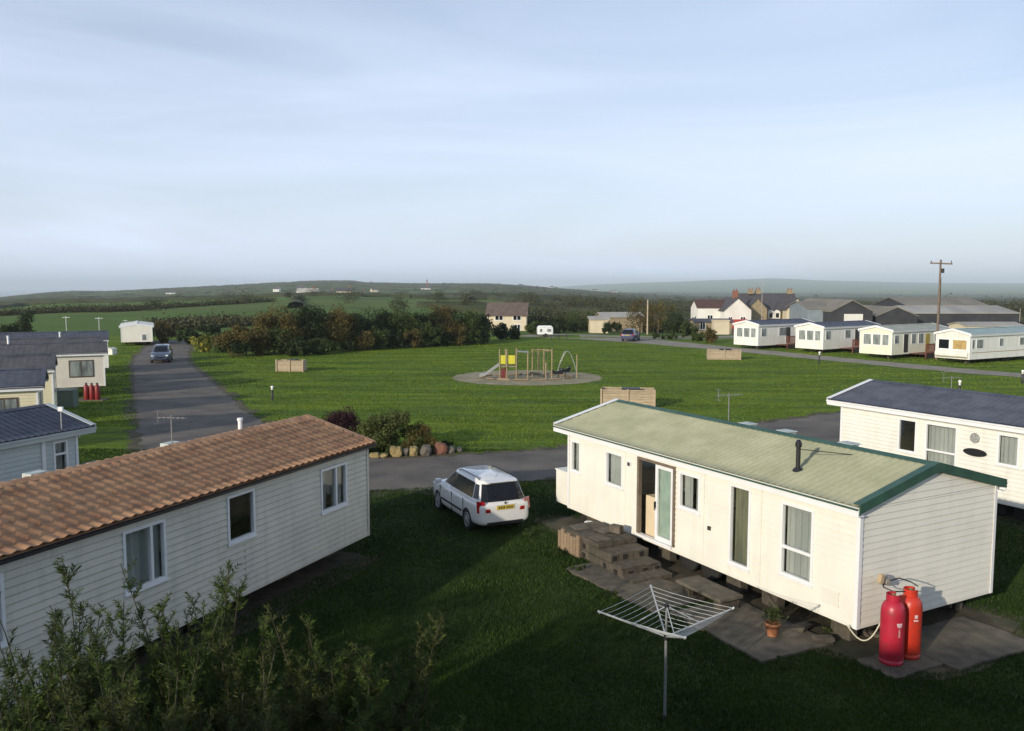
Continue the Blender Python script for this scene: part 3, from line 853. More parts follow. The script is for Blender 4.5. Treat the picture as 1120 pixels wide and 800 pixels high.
for (lb, xr_, y_, W_, wm, rm, wn, e_, z_, o_) in specs:
    caravan(lb, (xr_ - 10 * math.cos(R(26)), y_ - 10 * math.sin(R(26))), R(26), 10, W_, wm, rm, front=[(*q, dict(vs=(0.5,), frame=BROWNFR)) for q in wn], right=[(1.0, 2.4, 1.3, 2.3, dict(vs=(0.5,)))],
            ez=e_, zr=z_, fz=0.75 if y_ > 45 and y_ < 52 else 0.55, ov=(0.1, o_), detail=1, pan=0.28, course=0.4, amp=0.02, step=0.02, verge=rm, fascia=WHITE, gutter=BLACK, group='static caravans along the left of the road', corner=WHITE)
caravan('small cream static caravan end-on at the far end of the road', (-40.6, 96.5), R(113), 9.0, 3.2, CREAM, CREAM2, left=[(2.1, 2.6, 0.6, 1.3)], ez=2.2, zr=2.45, detail=1, pan=0.5, course=1.0, amp=0.0, step=0, group='static caravans along the left of the road', gutter=WHITE, ov=(0.02, 0.02))
m = MB(); m.rbox((0, 0, 0.5), (1.5, 1.8, 1.0)); m.prism([(-.85, -1, 1.0), (.85, -1, 1.0), (0, -1, 1.3)], (0, 2, 0))
o = m.build('garden_store', CREAM2, bevel=0.02); o.location = (*gp(121, 388), 0); o.scale = (.55, .55, .55); setp(o, 'small white ridged storage box on the grass beyond the charcoal roofs', 'storage box')

# --- row of caravans beyond the field on the right
def far_caravan(lb, corner, ang, wallm, roofm, Ln=9.5, W=3.2, bay=True, wins=None, door=None, verge=WHITE, ez=2.62, zr=3.0, endw=None, stripe=None):
    # local frame: front (y=0) faces the camera, its left end (x=0) is the glazed end
    t, pl = caravan(lb, corner, ang, Ln, W, wallm, roofm,
        front=wins or [(0.5, 1.3, 1.35, 2.25), (3.4, 4.6, 1.35, 2.25), (6.2, 7.0, 1.5, 2.25)],
        left=endw or [(0.35, 1.15, 1.25, 2.25), (1.3, 2.1, 1.25, 2.25), (2.25, 2.9, 1.25, 2.25)],
        ez=ez, zr=zr, fz=0.45, detail=1, pan=0.4, course=0.6, amp=0.008, step=0.008, fascia=WHITE, gutter=WHITE, verge=verge, group='static caravans in a row beyond the playing field', ov=(0.12, 0.1))
    xf = pl['front'][0]
    if door:
        m = MB(xf); m.box(door[0] - .05, door[1] + .05, 0.016, 0.03, 0.5, 2.3)
        m.box(door[0], door[1], 0.031, 0.04, 0.55, 2.25, 1)
        m.build('door', [WHITE, STEEL], t)
    return t, pl
AR = R(35)
fc = [(829, 378), (900, 382), (975, 388), (1060, 393)]
P4 = [gp(*q, 0.45) for q in fc]
ROOFL = mat('pale_grey_roof', (0.30, 0.33, 0.35), (0.2, 0.22, 0.24), rough=0.6, scale=1.5)
ROOFA = mat('grey_green_roof', (0.40, 0.42, 0.34), (0.3, 0.32, 0.26), rough=0.6, scale=1.5)
ROOFQ = mat('aqua_grey_roof', (0.34, 0.44, 0.43), (0.27, 0.36, 0.35), rough=0.6, scale=1.5)
f1, _ = far_caravan('white static caravan with slate roof, leftmost of the row beyond the field', P4[0], AR, CREAM2, ROOFD, door=(4.6, 5.3))
f2, _ = far_caravan('white static caravan with slate roof, second from the left beyond the field', P4[1], AR, CREAM2, ROOFD, door=(5.3, 6.0), wins=[(0.4, 1.2, 1.35, 2.25), (3.6, 4.5, 1.4, 2.25), (7, 8, 1.4, 2.25)])
f3, p3 = far_caravan('cream static caravan with grey green roof and mustard door, beside the pole', P4[2], AR, mat('lemon_cream_cladding', (0.80, 0.79, 0.62), (0.74, 0.73, 0.56), rough=0.5, scale=1.2), ROOFA, door=(1.9, 2.6),
    wins=[(0.4, 1.1, 1.4, 2.2), (3.2, 3.9, 1.3, 2.25), (4.4, 5.2, 1.3, 2.25), (7.2, 8, 1.4, 2.25)])
m = MB(p3['front'][0]); m.box(5.6, 6.3, 0.031, 0.045, 0.6, 2.2); m.build('door', mat('mustard_paint', (0.45, 0.34, 0.05), (0.36, 0.27, 0.04), rough=.5), f3)
f4, p4 = far_caravan('old white caravan with aqua grey roof, tan side stripe and rounded nose', P4[3], R(30), CREAM2, ROOFQ, Ln=11.5, W=3.1,
    wins=[(0.3, 0.65, 1.3, 2.1), (0.95, 1.9, 1.3, 2.1, dict(pane=SOFTGLASS)), (4.3, 4.9, 1.4, 2.1), (7.4, 8.2, 1.4, 2.1)],
    endw=[(0.25, 1.25, 1.2, 2.05, dict(pane=DARKGLASS)), (1.55, 2.85, 1.2, 2.05, dict(pane=CURTY))], ez=2.55, zr=2.95)
m = MB(p4['front'][0]); m.box(0.3, 11.2, 0.016, 0.022, 0.93, 0.99); m.build('side_stripe', mat('tan_stripe', (0.42, 0.30, 0.16)), f4)
m = MB(); m.prism([(-0.02, 0.05, 0.45), (-0.30, 0.05, 0.62), (-0.30, 0.05, 0.95), (-0.02, 0.05, 1.12)], (0, 3.0, 0)); m.build('nose_panel', CREAM2, f4, bevel=0.08)

def deck(lb, base, ang, x0, x1, y0, y1, h=0.45):
    t = empty('deck', (base[0], base[1], 0), ang, lb, 'decking', 'wooden decks beside the far caravans')
    m = MB()
    y = y0
    while y < y1 - .05: m.box(x0, x1, y, y + 0.13, h - 0.04, h); y += 0.145
    m.build('floor_boards', DECK, t)
    n = max(2, int((x1 - x0) / 1.3) + 1)
    for i in range(n):
        x = x0 + 0.05 + (x1 - x0 - 0.1) * i / (n - 1)
        q = MB(); q.box(x - 0.05, x + 0.05, y0 - 0.09, y0 - 0.002, 0, h + 0.95); q.build('post', DECK, t)
    m = MB()
    m.box(x0, x1, y0 - 0.14, y0 - 0.093, h + 0.86, h + 0.95)
    m.box(x0, x1, y0 - 0.13, y0 - 0.093, h + 0.08, h + 0.14)
    x = x0 + 0.1
    while x < x1: m.box(x, x + 0.05, y0 - 0.13, y0 - 0.1, h + 0.143, h + 0.857); x += 0.13
    m.build('railing', DECK, t)
    m = MB(); m.box(x0, x1, y0 - 0.06, y0 - 0.03, 0.02, h - 0.045); m.build('skirt', STEEL, t)
    return t
deck('brown deck with pale railing beside the leftmost far caravan', P4[0], AR, 2.8, 8.4, -1.5, -0.05)
deck('brown deck in front of the second far caravan', P4[1], AR, 2.6, 8.8, -1.5, -0.05)
deck('red brown deck beside the cream caravan at the pole', P4[2], AR, 2.8, 8.8, -1.6, -0.05)

# ------------------------------------------------------------------ block steps and slabs by the main caravan
def mloc(u, o, z=0):   # main caravan wall coordinates -> world
    c, s = math.cos(A_MAIN), math.sin(A_MAIN)
    return (1.59 + u * c + o * s, 23.53 + u * s - o * c, z)
st = empty('block_steps', mloc(3.2, 0.15), A_MAIN, 'rough concrete block steps leading up to the open patio door', 'steps')
rng = random.Random(4)
def courses(name, x0, x1, y0, y1, z1, parent, bh=0.215, bl=0.44, holes=1.0, m=None, zb=0.0):
    """hollow concrete blocks, their cavities showing on the ends that face +x and -y"""
    m = m or MB()
    z = zb; k = 0
    while z < z1 - 0.02:
        h = min(bh, z1 - z)
        y = y0 - (bl / 2 if k % 2 else 0)
        while y < y1 - 0.02:
            a, b = max(y, y0), min(y + bl, y1)
            if b - a > 0.05:
                n = max(1, round((x1 - x0) / 0.44)); dx = (x1 - x0) / n
                for i in range(n):
                    xc = x0 + dx * (i + .5) + rng.uniform(-.012, .012)
                    m.rbox((xc, (a + b) / 2, z + h / 2), (dx - 0.014, b - a - 0.014, h - 0.012), (rng.uniform(-.01, .01), 0, rng.uniform(-.02, .02)), 0, 0.006, rng)
                    if i == n - 1 and h > .15 and rng.random() < .8 * holes:
                        yc = (a + b) / 2 + rng.uniform(-.05, .05); q = min(.065, (b - a) * .28)
                        m.box(xc + dx / 2 - .06, xc + dx / 2 + .004, yc - q, yc + q, z + .05, z + h - .045, 1)
                if a == y0:
                    for i in range(n):
                        if h > .15 and rng.random() < .5 * holes:
                            xc = x0 + dx * (i + .5)
                            m.box(xc - .07, xc + .07, y0 - .006, y0 + .05, z + .05, z + h - .045, 1)
            y += bl
        z += h; k += 1
    return m.build(name, [BLOCK, BLACKHOLE], parent, bevel=0.008)
# y negative = away from the wall, +x = towards the near end
courses('landing', -1.35, 0.35, -1.25, -0.12, 0.56, st)
courses('step', 0.36, 0.85, -1.25, -0.14, 0.43, st)
courses('step', 0.86, 1.36, -1.30, -0.18, 0.26, st)
courses('step', 1.37, 1.80, -1.34, -0.20, 0.12, st)
m = MB(); rr = random.Random(8)
for i in range(7): m.box(-1.36 + i * 0.14, -1.36 + i * 0.14 + 0.125, -1.33, -1.262, 0.0, 0.50 + rr.uniform(-.05, .04))
m.build('plank_facing', WOOD, st, bevel=0.005)
m = MB()
for (x, y, z) in ((-1.0, -.9, .575), (-.45, -.5, .58), (.05, -1.0, .578)): m.rbox((x, y, z), (0.42, 0.40, 0.035), (0, 0, rr.uniform(-.3, .3)))
m.rbox((-.2, -.35, .66), (.3, .2, .18), (0, 0, .4)); m.build('loose_slabs', CONC, st, bevel=0.008)
s2 = empty('block_step', mloc(6.0, 0.25), A_MAIN, 'single slab step on blocks below the tall narrow window', 'step')
m = MB(); m.box(-0.15, 1.25, -0.72, -0.1, 0.26, 0.33); m.build('slab', CONC, s2, bevel=0.01)
for x in (0.0, 0.98): courses('block', x, x + 0.22, -0.66, -0.15, 0.255, s2)
o = slab('paving_slab', *mloc(4.9, 1.4)[:2], A_MAIN + .05, 3.2, 1.5, 0.05, seed=2); setp(o, 'weathered concrete paving slab below the dwarf steps under the dryer', 'paving slab')
o = slab('paving_slab', *mloc(8.0, 0.95)[:2], A_MAIN - .02, 2.6, 1.7, 0.06, seed=3); setp(o, 'mossy concrete slab under the potted plant', 'paving slab')
o = slab('paving_slab', 8.35, 15.35, R(28), 2.3, 1.5, 0.06, seed=5); setp(o, 'concrete slab on the grass just right of the gas bottles', 'paving slab')
o = slab('paving_slab', 6.85, 14.5, R(28), 1.3, 0.8, 0.05, seed=6); setp(o, 'small concrete pad that the red gas bottles stand on', 'paving slab')
m = MB(); m.lathe([(0.10, 0), (0.12, 0.01), (0.12, 0.32), (0.125, 0.33), (0.11, 0.36), (0.02, 0.37)], n=20); o = m.build('waste_pipe', WHITE)
o.location = mloc(1.55, 0.35, 0.1); setp(o, 'short white upright pipe beside the block steps', 'pipe')
# loose stones and bits beneath
rs = random.Random(11)
for i, (u, oo) in enumerate(((1.1, 0.3), (2.0, 0.5), (9.2, 0.2), (9.5, -0.8), (8.6, 0.1))):
    m = MB(); m.rbox((0, 0, 0.06), (rs.uniform(.2, .4), rs.uniform(.15, .25), .12), (0, 0, rs.random() * 3), 0, 0.03, rs)
    o = m.build('stone_block', BLOCK, bevel=0.02); o.location = mloc(u, oo, 0.03)
    setp(o, ['broken block at the far end of the block steps', 'lone block lying between the white pipe and the steps', 'broken block under the near corner of the cream caravan', 'stone behind the gas bottles', 'small block by the potted plant'][i], 'block')

# plant pot
pt = empty('plant_pot', mloc(8.55, 0.85, 0.06), 0, 'small terracotta pot with a green plant on the mossy slab', 'potted plant')
POT = mat('terracotta_pot', (0.48, 0.20, 0.09), (0.36, 0.15, 0.07), rough=0.8, scale=8)
m = MB(); m.lathe([(0.09, 0), (0.135, 0.2), (0.15, 0.2), (0.15, 0.25), (0.12, 0.25), (0.12, 0.2)], n=24); m.build('pot', POT, pt)

def leaves_np(name, centers, sizes, mat_, parent=None, seed=0, aspect=1.0, up=0.0, loc=(0, 0, 0), dirs=None, quadbend=False):
    """random oriented quads at centers"""
    r = np.random.default_rng(seed)
    n = len(centers)
    d = r.normal(size=(n, 3)) if dirs is None else dirs + r.normal(size=(n, 3)) * 0.35
    d /= np.linalg.norm(d, axis=1, keepdims=True) + 1e-9
    e = r.normal(size=(n, 3)); e[:, 2] += up
    e -= d * np.sum(e * d, axis=1, keepdims=True); e /= np.linalg.norm(e, axis=1, keepdims=True) + 1e-9
    s = sizes.reshape(-1, 1)
    a = d * s * 0.5; b = e * s * 0.5 * aspect
    V = np.empty((n, 4, 3))
    V[:, 0] = centers - a; V[:, 1] = centers + b - a * 0.1; V[:, 2] = centers + a; V[:, 3] = centers - b - a * 0.1
    return np_mesh(name, V.reshape(-1, 3), np.arange(n * 4).reshape(-1, 4), mat_, parent, loc)

r0 = np.random.default_rng(3)
c = r0.normal(size=(260, 3)) * np.array([.09, .09, .09]) + np.array([0, 0, .38])
leaves_np('foliage', c, r0.uniform(.05, .10, 260), LF_GREEN, pt, 1, 0.35, 1.0)

# gas bottles
def gas_bottle(lb, loc, rz, c1, c2):
    t = empty('gas_bottle', loc, rz, lb, 'gas bottle', 'tall gas bottles by the cream caravan'); t.scale = (1.07, 1.07, .885)
    red = mat('bottle_paint_' + str(round(c1[2] * 1000)), c1, c2, rough=0.38, scale=3, grime=((0.20, 0.05, 0.04), 9, 0.75), coat=0.0, bump=.1)
    m = MB()
    m.lathe([(0.17, 0.0), (0.185, 0.02), (0.185, 0.08), (0.178, 0.085), (0.187, 0.12), (0.188, 1.02), (0.18, 1.12), (0.15, 1.21), (0.09, 1.27), (0.05, 1.29)], n=36)
    m.build('cylinder', red, t)
    m = MB()
    P = []
    for i in range(15):      # guard collar, open at one side
        a = math.radians(40 + i * 20)
        for (r_, z) in ((0.10, 1.26), (0.115, 1.26), (0.115, 1.40), (0.10, 1.40)): P.append((r_ * math.cos(a), r_ * math.sin(a), z))
    m.add(P, [(4 * i + k, 4 * i + (k + 1) % 4, 4 * i + 4 + (k + 1) % 4, 4 * i + 4 + k) for i in range(14) for k in range(4)])
    m.build('collar', red, t)
    m = MB(); m.tube((0, 0, 1.28), (0, 0, 1.37), 0.028); m.tube((0, 0, 1.33), (0.07, 0, 1.33), 0.018); m.tube((0, 0, 1.36), (0, 0, 1.39), 0.035, n=12)
    m.build('valve', mat('brass', (0.55, 0.42, 0.18), (0.4, 0.3, 0.12), rough=0.35, metal=0.8), t)
    # pale worn emblem marks on the shoulder height facing the lawn
    m = MB()
    def patch(a0, a1, z0, z1, n=5):
        P = []
        for i in range(n + 1):
            a = math.radians(a0 + (a1 - a0) * i / n)
            P += [(0.1895 * math.cos(a), 0.1895 * math.sin(a), z0), (0.1895 * math.cos(a), 0.1895 * math.sin(a), z1)]
        m.add(P, [(2 * i, 2 * i + 2, 2 * i + 3, 2 * i + 1) for i in range(n)])
    if 'crimson' in lb:
        patch(-102, -74, 0.84, 0.875); patch(-99, -92, 0.80, 0.838); patch(-90, -84, 0.78, 0.838); patch(-82, -76, 0.80, 0.838)
        for k in range(5): patch(-93 + (k % 2) * 2, -84 + (k % 2), 0.60 + k * 0.032, 0.617 + k * 0.032)
    else:
        patch(-88, -64, 0.80, 0.83); patch(-84, -68, 0.86, 0.93)
    m.build('emblem', mat('pale_print', (0.75, 0.62, 0.62), (0.6, 0.4, 0.42), rough=.6, scale=40), t)
    return t
gas_bottle('tall crimson gas bottle with pale print, left of the pair', (6.64, 14.46, 0.05), R(8), (0.50, 0.022, 0.05), (0.40, 0.018, 0.04))
gas_bottle('tall orange red gas bottle, right of the pair against the wall', (7.06, 14.72, 0.05), R(-8), (0.62, 0.045, 0.02), (0.50, 0.035, 0.016))
rg = empty('gas_regulator', (6.72, 15.10, 1.25), R(28.4), 'brass and black gas changeover regulator on the end wall above the bottles', 'gas regulator')
m = MB(); m.rbox((0, -0.04, 0.05), (0.22, 0.10, 0.12)); m.tube((0, -.09, .05), (0, -.13, .05), .05, n=14); m.build('housing', mat('grey_regulator', (.35, .33, .28)), rg, bevel=0.015)
m = MB()
m.path([(-.1, -.08, .05), (-.22, -.2, .02), (-.15, -.36, -.02), (-.02, -.48, 0.0)], 0.012)
m.path([(.1, -.08, .05), (.25, -.16, .1), (.38, -.3, .05), (.42, -.42, 0.0)], 0.012)
m.build('hose', BLACK, rg)
m = MB(); m.rbox((-.17, -.10, .14), (.10, .08, .16), (0, .3, 0)); m.build('bracket', mat('tan_plastic', (.5, .38, .22)), rg, bevel=0.01)
hs = MB(); pts = []
for i in range(15):
    q = i / 14
    x = 6.05 + q * 0.75; y = 14.95 - 0.12 * math.sin(q * 3.1); z = 0.52 - 0.30 * math.sin(min(1, q * 1.25) * math.pi) ** 1 * (1 - q * 0.2) + 0.25 * q * q
    pts.append((x, y, z))
hs.path(pts, 0.013, 8)
o = hs.build('gas_hose', mat('cream_hose', (.7, .66, .5))); setp(o, 'cream hose looping below the near corner of the cream caravan', 'hose')

# ------------------------------------------------------------------ rotary clothes dryer
dr = empty('rotary_dryer', (2.35, 12.62, 0), R(-4), 'open rotary clothes dryer with bare lines standing on the lawn', 'clothes dryer')
m = MB(); m.tube((0, 0, 0), (0, 0, 1.28), 0.022, n=14); m.tube((0, 0, 1.28), (0, 0, 1.78), 0.017, n=14); m.build('pole', GALV, dr)
m = MB(); m.tube((0, 0, 1.24), (0, 0, 1.34), 0.042, n=14); m.tube((0, 0, 1.74), (0, 0, 1.80), 0.035, n=14); m.tube((0, 0, 0), (0, 0, .05), .05, .03, n=14); m.build('hub', BLACK, dr)
RA, ZT = 1.02, 1.70
dirs = [(math.cos(R(a)), math.sin(R(a))) for a in (8, 98, 188, 278)]
for (cx, cy) in dirs:
    m = MB(); m.tube((cx * 0.03, cy * 0.03, 1.30), (cx * RA, cy * RA, ZT), 0.013, n=10)
    m.tube((0, 0, 1.77), (cx * RA * 0.5, cy * RA * 0.5, 1.30 + (ZT - 1.30) * .5), 0.008, n=8)
    m.tube((cx * RA, cy * RA, ZT - .01), (cx * (RA + .03), cy * (RA + .03), ZT + 0.02), 0.018, n=10)
    m.build('arm', ALU, dr)
m = MB()
for k in range(9):
    q = 0.22 + 0.78 * k / 8
    for i in range(4):
        a, b = dirs[i], dirs[(i + 1) % 4]
        z = 1.30 + (ZT - 1.30) * q + 0.012
        p0 = Vector((a[0] * RA * q, a[1] * RA * q, z)); p1 = Vector((b[0] * RA * q, b[1] * RA * q, z))
        pm = (p0 + p1) / 2 - Vector((0, 0, 0.025 * q))
        m.path([p0, (p0 + pm) / 2 - Vector((0, 0, .006)), pm, (p1 + pm) / 2 - Vector((0, 0, .006)), p1], 0.0042, 5)
m.build('washing_line', mat('grey_washing_line', (.50, .54, .54), rough=.6), dr)

# ------------------------------------------------------------------ cars
def make_car(label, loc, heading, paint, plate_rear=None, group='parked cars'):
    t = empty('parked_car', loc, heading, label, 'car', group)
    st = [(-2.12, .40, .80, .62), (-2.10, .30, .90, .74), (-1.95, .25, .945, .80), (-1.5, .22, .95, .82), (-.8, .20, .94, .83), (.2, .20, .94, .83), (.95, .20, .97, .83),
          (1.25, .20, .96, .82), (1.7, .22, .88, .79), (1.98, .26, .76, .70), (2.10, .32, .64, .58), (2.13, .40, .58, .50)]
    V, Fs = [], []
    prof = [(0, 0), (.60, 0), (.93, .03), (1.0, .22), (1.0, .55), (.985, .80), (.93, .97), (.60, 1.0), (0, 1.015)]
    ring = [(y, z) for y, z in prof] + [(-y, z) for y, z in prof[-2:0:-1]]
    n = len(ring)
    for (x, zs, zt, wd) in st:
        for (y, z) in ring: V.append((x, y * wd, zs + (zt - zs) * z))
    for k in range(len(st) - 1):
        for i in range(n): Fs.append((k * n + i, k * n + (i + 1) % n, (k + 1) * n + (i + 1) % n, (k + 1) * n + i))
    Fs += [tuple(range(n))[::-1], tuple(range((len(st) - 1) * n, len(st) * n))]
    me = bpy.data.meshes.new('hull'); me.from_pydata(V, [], Fs)
    bm = bmesh.new(); bm.from_mesh(me); bmesh.ops.recalc_face_normals(bm, faces=bm.faces); bm.to_mesh(me); bm.free()
    me.materials.append(paint); me.materials.append(BLACK)
    ho_ = bpy.data.objects.new('hull', me); col.objects.link(ho_)
    s = ho_.modifiers.new('s', 'SUBSURF'); s.levels = 2; s.render_levels = 2
    cm = MB()
    for x in (-1.23, 1.23): cm.lathe([(0.345, -1.2), (0.345, 1.2)], (x, 0, 0.30), 32, 'Y', smooth=False)
    cut = cm.build('cut', BLACK)
    bm = bmesh.new(); bm.from_mesh(cut.data); bmesh.ops.recalc_face_normals(bm, faces=bm.faces); bm.to_mesh(cut.data); bm.free()
    b = ho_.modifiers.new('b', 'BOOLEAN'); b.operation = 'DIFFERENCE'; b.object = cut; b.solver = 'EXACT'
    try: b.material_mode = 'TRANSFER'
    except Exception: pass
    dg = bpy.context.evaluated_depsgraph_get()
    me2 = bpy.data.meshes.new_from_object(ho_.evaluated_get(dg))
    bpy.data.objects.remove(ho_); bpy.data.objects.remove(cut)
    me2.name = 'body'
    for p_ in me2.polygons: p_.use_smooth = abs(p_.normal.y) < .9 or p_.center.z > .65
    body = bpy.data.objects.new('body', me2); col.objects.link(body); body.parent = t
    # cabin
    bot = [(1.28, 0), (1.22, .42), (1.02, .70), (.15, .765), (-.75, .77), (-1.55, .765), (-1.93, .70), (-2.04, .50), (-2.07, 0)]
    top = [(.42, 0), (.40, .36), (.28, .535), (-.1, .575), (-.8, .58), (-1.40, .585), (-1.68, .555), (-1.78, .43), (-1.80, 0)]
    zb, zt = .90, 1.43
    def ringpts(pp, z, k=1.0, dx=0): return [(x * 1.0 + dx, y * k, z) for x, y in pp] + [(x + dx, -y * k, z) for x, y in pp[-2:0:-1]]
    nb = len(ringpts(bot, 0))
    V = ringpts(bot, zb) + ringpts(top, zt)
    inner = [((x + .7) * .93 - .7, y * .88) for x, y in top]
    V += ringpts(inner, 1.475)
    V.append((-.7, 0, 1.492))
    cen = len(V) - 1
    Fs = [(i, (i + 1) % nb, nb + (i + 1) % nb, nb + i) for i in range(nb)] + [(nb + i, nb + (i + 1) % nb, 2 * nb + (i + 1) % nb, 2 * nb + i) for i in range(nb)]
    Fs += [(2 * nb + i, 2 * nb + (i + 1) % nb, cen) for i in range(nb)]
    cb = MB(); cb.add(V, Fs, 0, True); cab = cb.build('cabin', paint, t)
    bm = bmesh.new(); bm.from_mesh(cab.data); bmesh.ops.recalc_face_normals(bm, faces=bm.faces); bm.to_mesh(cab.data); bm.free()
    def lerp(a, b, k): return a + (b - a) * k
    def pt(i, s_, k, sign=1):   # point between ring index i and i+1 (fraction s_) at height k
        bx, by = lerp(bot[i][0], bot[i + 1][0], s_), lerp(bot[i][1], bot[i + 1][1], s_)
        tx, ty = lerp(top[i][0], top[i + 1][0], s_), lerp(top[i][1], top[i + 1][1], s_)
        return Vector((lerp(bx, tx, k), sign * lerp(by, ty, k), lerp(zb, zt, k)))
    def glazing(name, cells, sign=1, off=0.006, k0=.14, k1=.90):
        g = MB()
        for (i, s0, s1) in cells:
            q = [pt(i, s0, k0, sign), pt(i, s1, k0, sign), pt(i, s1, k1, sign), pt(i, s0, k1, sign)]
            nn = (q[1] - q[0]).cross(q[3] - q[0]).normalized()
            cc = (q[0] + q[2]) / 2
            if nn.dot(cc - Vector((-.5, 0, 1.0))) < 0: nn = -nn
            g.add([v + nn * off for v in q], [(0, 1, 2, 3)])
        return g.build(name, DARKGLASS, t)
    g = MB()
    for sg in (1, -1):
        glazing('side_window', [(2, .08, .995)], sg); glazing('side_window', [(3, .005, .995)], sg); glazing('side_window', [(4, .005, .94)], sg)
        glazing('side_window', [(5, .02, .80)], sg, k0=.16, k1=.86)
    for nm, ids in (('windscreen', [(0, 0, 1), (1, 0, .55)]), ('rear_window', [(7, 0, 1), (6, .12, 1)])):
        g = MB()
        for sg in (1, -1):
            for (i, s0, s1) in ids:
                q = [pt(i, s0, .06, sg), pt(i, s1, .06, sg), pt(i, s1, .92, sg), pt(i, s0, .92, sg)]
                nn = (q[1] - q[0]).cross(q[3] - q[0]).normalized()
                if nn.dot((q[0] + q[2]) / 2 - Vector((-.5, 0, 1.0))) < 0: nn = -nn
                g.add([v + nn * 0.008 for v in q], [(0, 1, 2, 3)])
        g.build(nm, DARKGLASS, t)
    RIM = mat('alloy_rim', (.45, .46, .47), (.35, .36, .37), rough=.35, metal=.7)
    for x in (-1.23, 1.23):
        for sg in (1, -1):
            wm_ = MB(); wm_.lathe([(.18, -.09), (.29, -.10), (.315, -.07), (.315, .07), (.29, .10), (.18, .09)], (x, sg * .72, .315), 28, 'Y')
            wo = wm_.build('wheel', TYRE, t)
            rm = MB(); yy = .72 + .075
            for k in range(10):
                a = 2 * math.pi * k / 10
                rm.tube((x, sg * (yy + .02), .315), (x + .19 * math.cos(a), sg * (yy + .005), .315 + .19 * math.sin(a)), .02, .014, 6)
            rm.lathe([(.20, -.01), (.205, .03), (.185, .032), (.18, -.01)], (x, sg * yy, .315), 28, 'Y')
            rm.lathe([(.04, 0), (.045, .045), (.02, .05)] if sg > 0 else [(.02, -.05), (.045, -.045), (.04, 0)], (x, sg * yy, .315), 14, 'Y')
            rm.build('rim', RIM, wo)
    LAMP = mat('red_lamp', (.42, .012, .012), (.30, .008, .008), rough=.15, coat=.5)
    for sg in (1, -1):
        lm = MB(); lm.prism([(-2.085, sg * .60, .66), (-1.99, sg * .805, .66), (-1.93, sg * .80, .97), (-2.065, sg * .60, .97)], (-.022, sg * .012, 0.0)); lm.prism([(-2.10, sg * .44, .66), (-2.088, sg * .598, .66), (-2.088, sg * .598, .76), (-2.10, sg * .47, .76)], (-.026, 0, 0))
        lm.build('tail_light', LAMP, t)
        lm = MB(); lm.rbox((2.0, sg * .56, .66), (.16, .26, .13), (0, -.3, sg * -.35)); lm.build('headlight', mat('lamp_glass', (.7, .72, .75), rough=.1), t, bevel=.03)
        lm = MB(); lm.rbox((.92, sg * .90, 1.0), (.12, .19, .13)); lm.build('wing_mirror', paint, t, bevel=.03)
        lm = MB(); lm.path([(.1, sg * .53, 1.46), (-.1, sg * .53, 1.515), (-1.35, sg * .53, 1.515), (-1.5, sg * .52, 1.47)], .014); lm.build('roof_rail', BLACK, t)
        lm = MB(); lm.box(-.85, .85, min(sg * .833, sg * .848), max(sg * .833, sg * .848), .46, .52); lm.build('side_trim', BLACK, t, bevel=.004)
        for x in (-.55, .38):
            lm = MB(); lm.box(x, x + .16, min(sg * .822, sg * .86), max(sg * .822, sg * .86), .79, .815); lm.build('door_handle', paint, t, bevel=.005)
        for x in (-.02, -.95, .98):
            lm = MB(); lm.box(x, x + .008, min(sg * .815, sg * .8345), max(sg * .815, sg * .8345), .30, .86); lm.build('door_gap', BLACK, t)
    lm = MB(); lm.box(-2.135, -2.118, -.26, .26, .72, .83); lp = lm.build('number_plate', mat('yellow_plate', (.62, .48, .05), (.55, .42, .04), rough=.4), t)
    lm = MB()
    for i, (a, b) in enumerate(((-.22, -.17), (-.15, -.10), (-.08, -.03), (.02, .07), (.09, .14), (.16, .21))):
        lm.box(-2.138, -2.1355, a, b, .745, .805)
    lm.build('plate_characters', mat('worn_plate_print', (.14, .10, .03), rough=.6), lp)
    lm = MB(); lm.lathe([(.035, 0), (.035, .01)], (-2.125, 0, .90), 16, 'X'); lm.build('badge', mat('chrome', (.5, .5, .5), rough=.2, metal=1), t)
    lm = MB(); lm.box(-2.128, -2.11, -.30, .30, .835, .855); lm.build('boot_handle', paint, t, bevel=.004)
    lm = MB(); lm.box(2.10, 2.135, -.34, .34, .46, .60); lm.build('grille', BLACK, t, bevel=.01)
    lm = MB(); lm.rbox((-2.09, 0, .34), (.06, 1.1, .10)); lm.build('bumper_lip', BLACK, t, bevel=.02)
    lm = MB(); lm.tube((-2.07, 0, 1.0), (-1.99, .3, 1.10), .009, n=6); lm.build('rear_wiper', BLACK, t)
    lm = MB(); lm.prism([(-1.65, -.50, 1.455), (-1.90, -.46, 1.43), (-1.90, .46, 1.43), (-1.65, .50, 1.455)], (0, 0, .028)); lm.build('spoiler', paint, t, bevel=.01)
    lm = MB(); lm.tube((-1.4, 0, 1.46), (-1.6, 0, 1.62), .005, n=6); lm.build('aerial', BLACK, t)
    return t
PW = mat('white_car_paint', (.80, .80, .78), (.77, .77, .75), rough=.22, scale=2, coat=.6)
PB = mat('blue_grey_car_paint', (.07, .09, .14), (.05, .07, .11), rough=.25, scale=2, coat=.6)
PN = mat('navy_car_paint', (.05, .07, .16), (.04, .05, .12), rough=.25, scale=2, coat=.6)
ha = R(115)
rl = Vector((-1.17, 22.81, 0))      # rear left wheel contact
off = Matrix.Rotation(ha, 3, 'Z') @ Vector((-1.23, .76, 0)) * .955
cl_ = rl - off
wcar = make_car('white estate car with roof rails parked on the grass beside the cream caravan', (cl_.x, cl_.y, 0.0), ha, PW)
wcar.scale = (.93, .955, .965)
make_car('blue grey car parked at the left edge of the road far ahead', (-31.0, 75.5, 0.01), R(-72), PB)
bx, by = gp(690, 373)
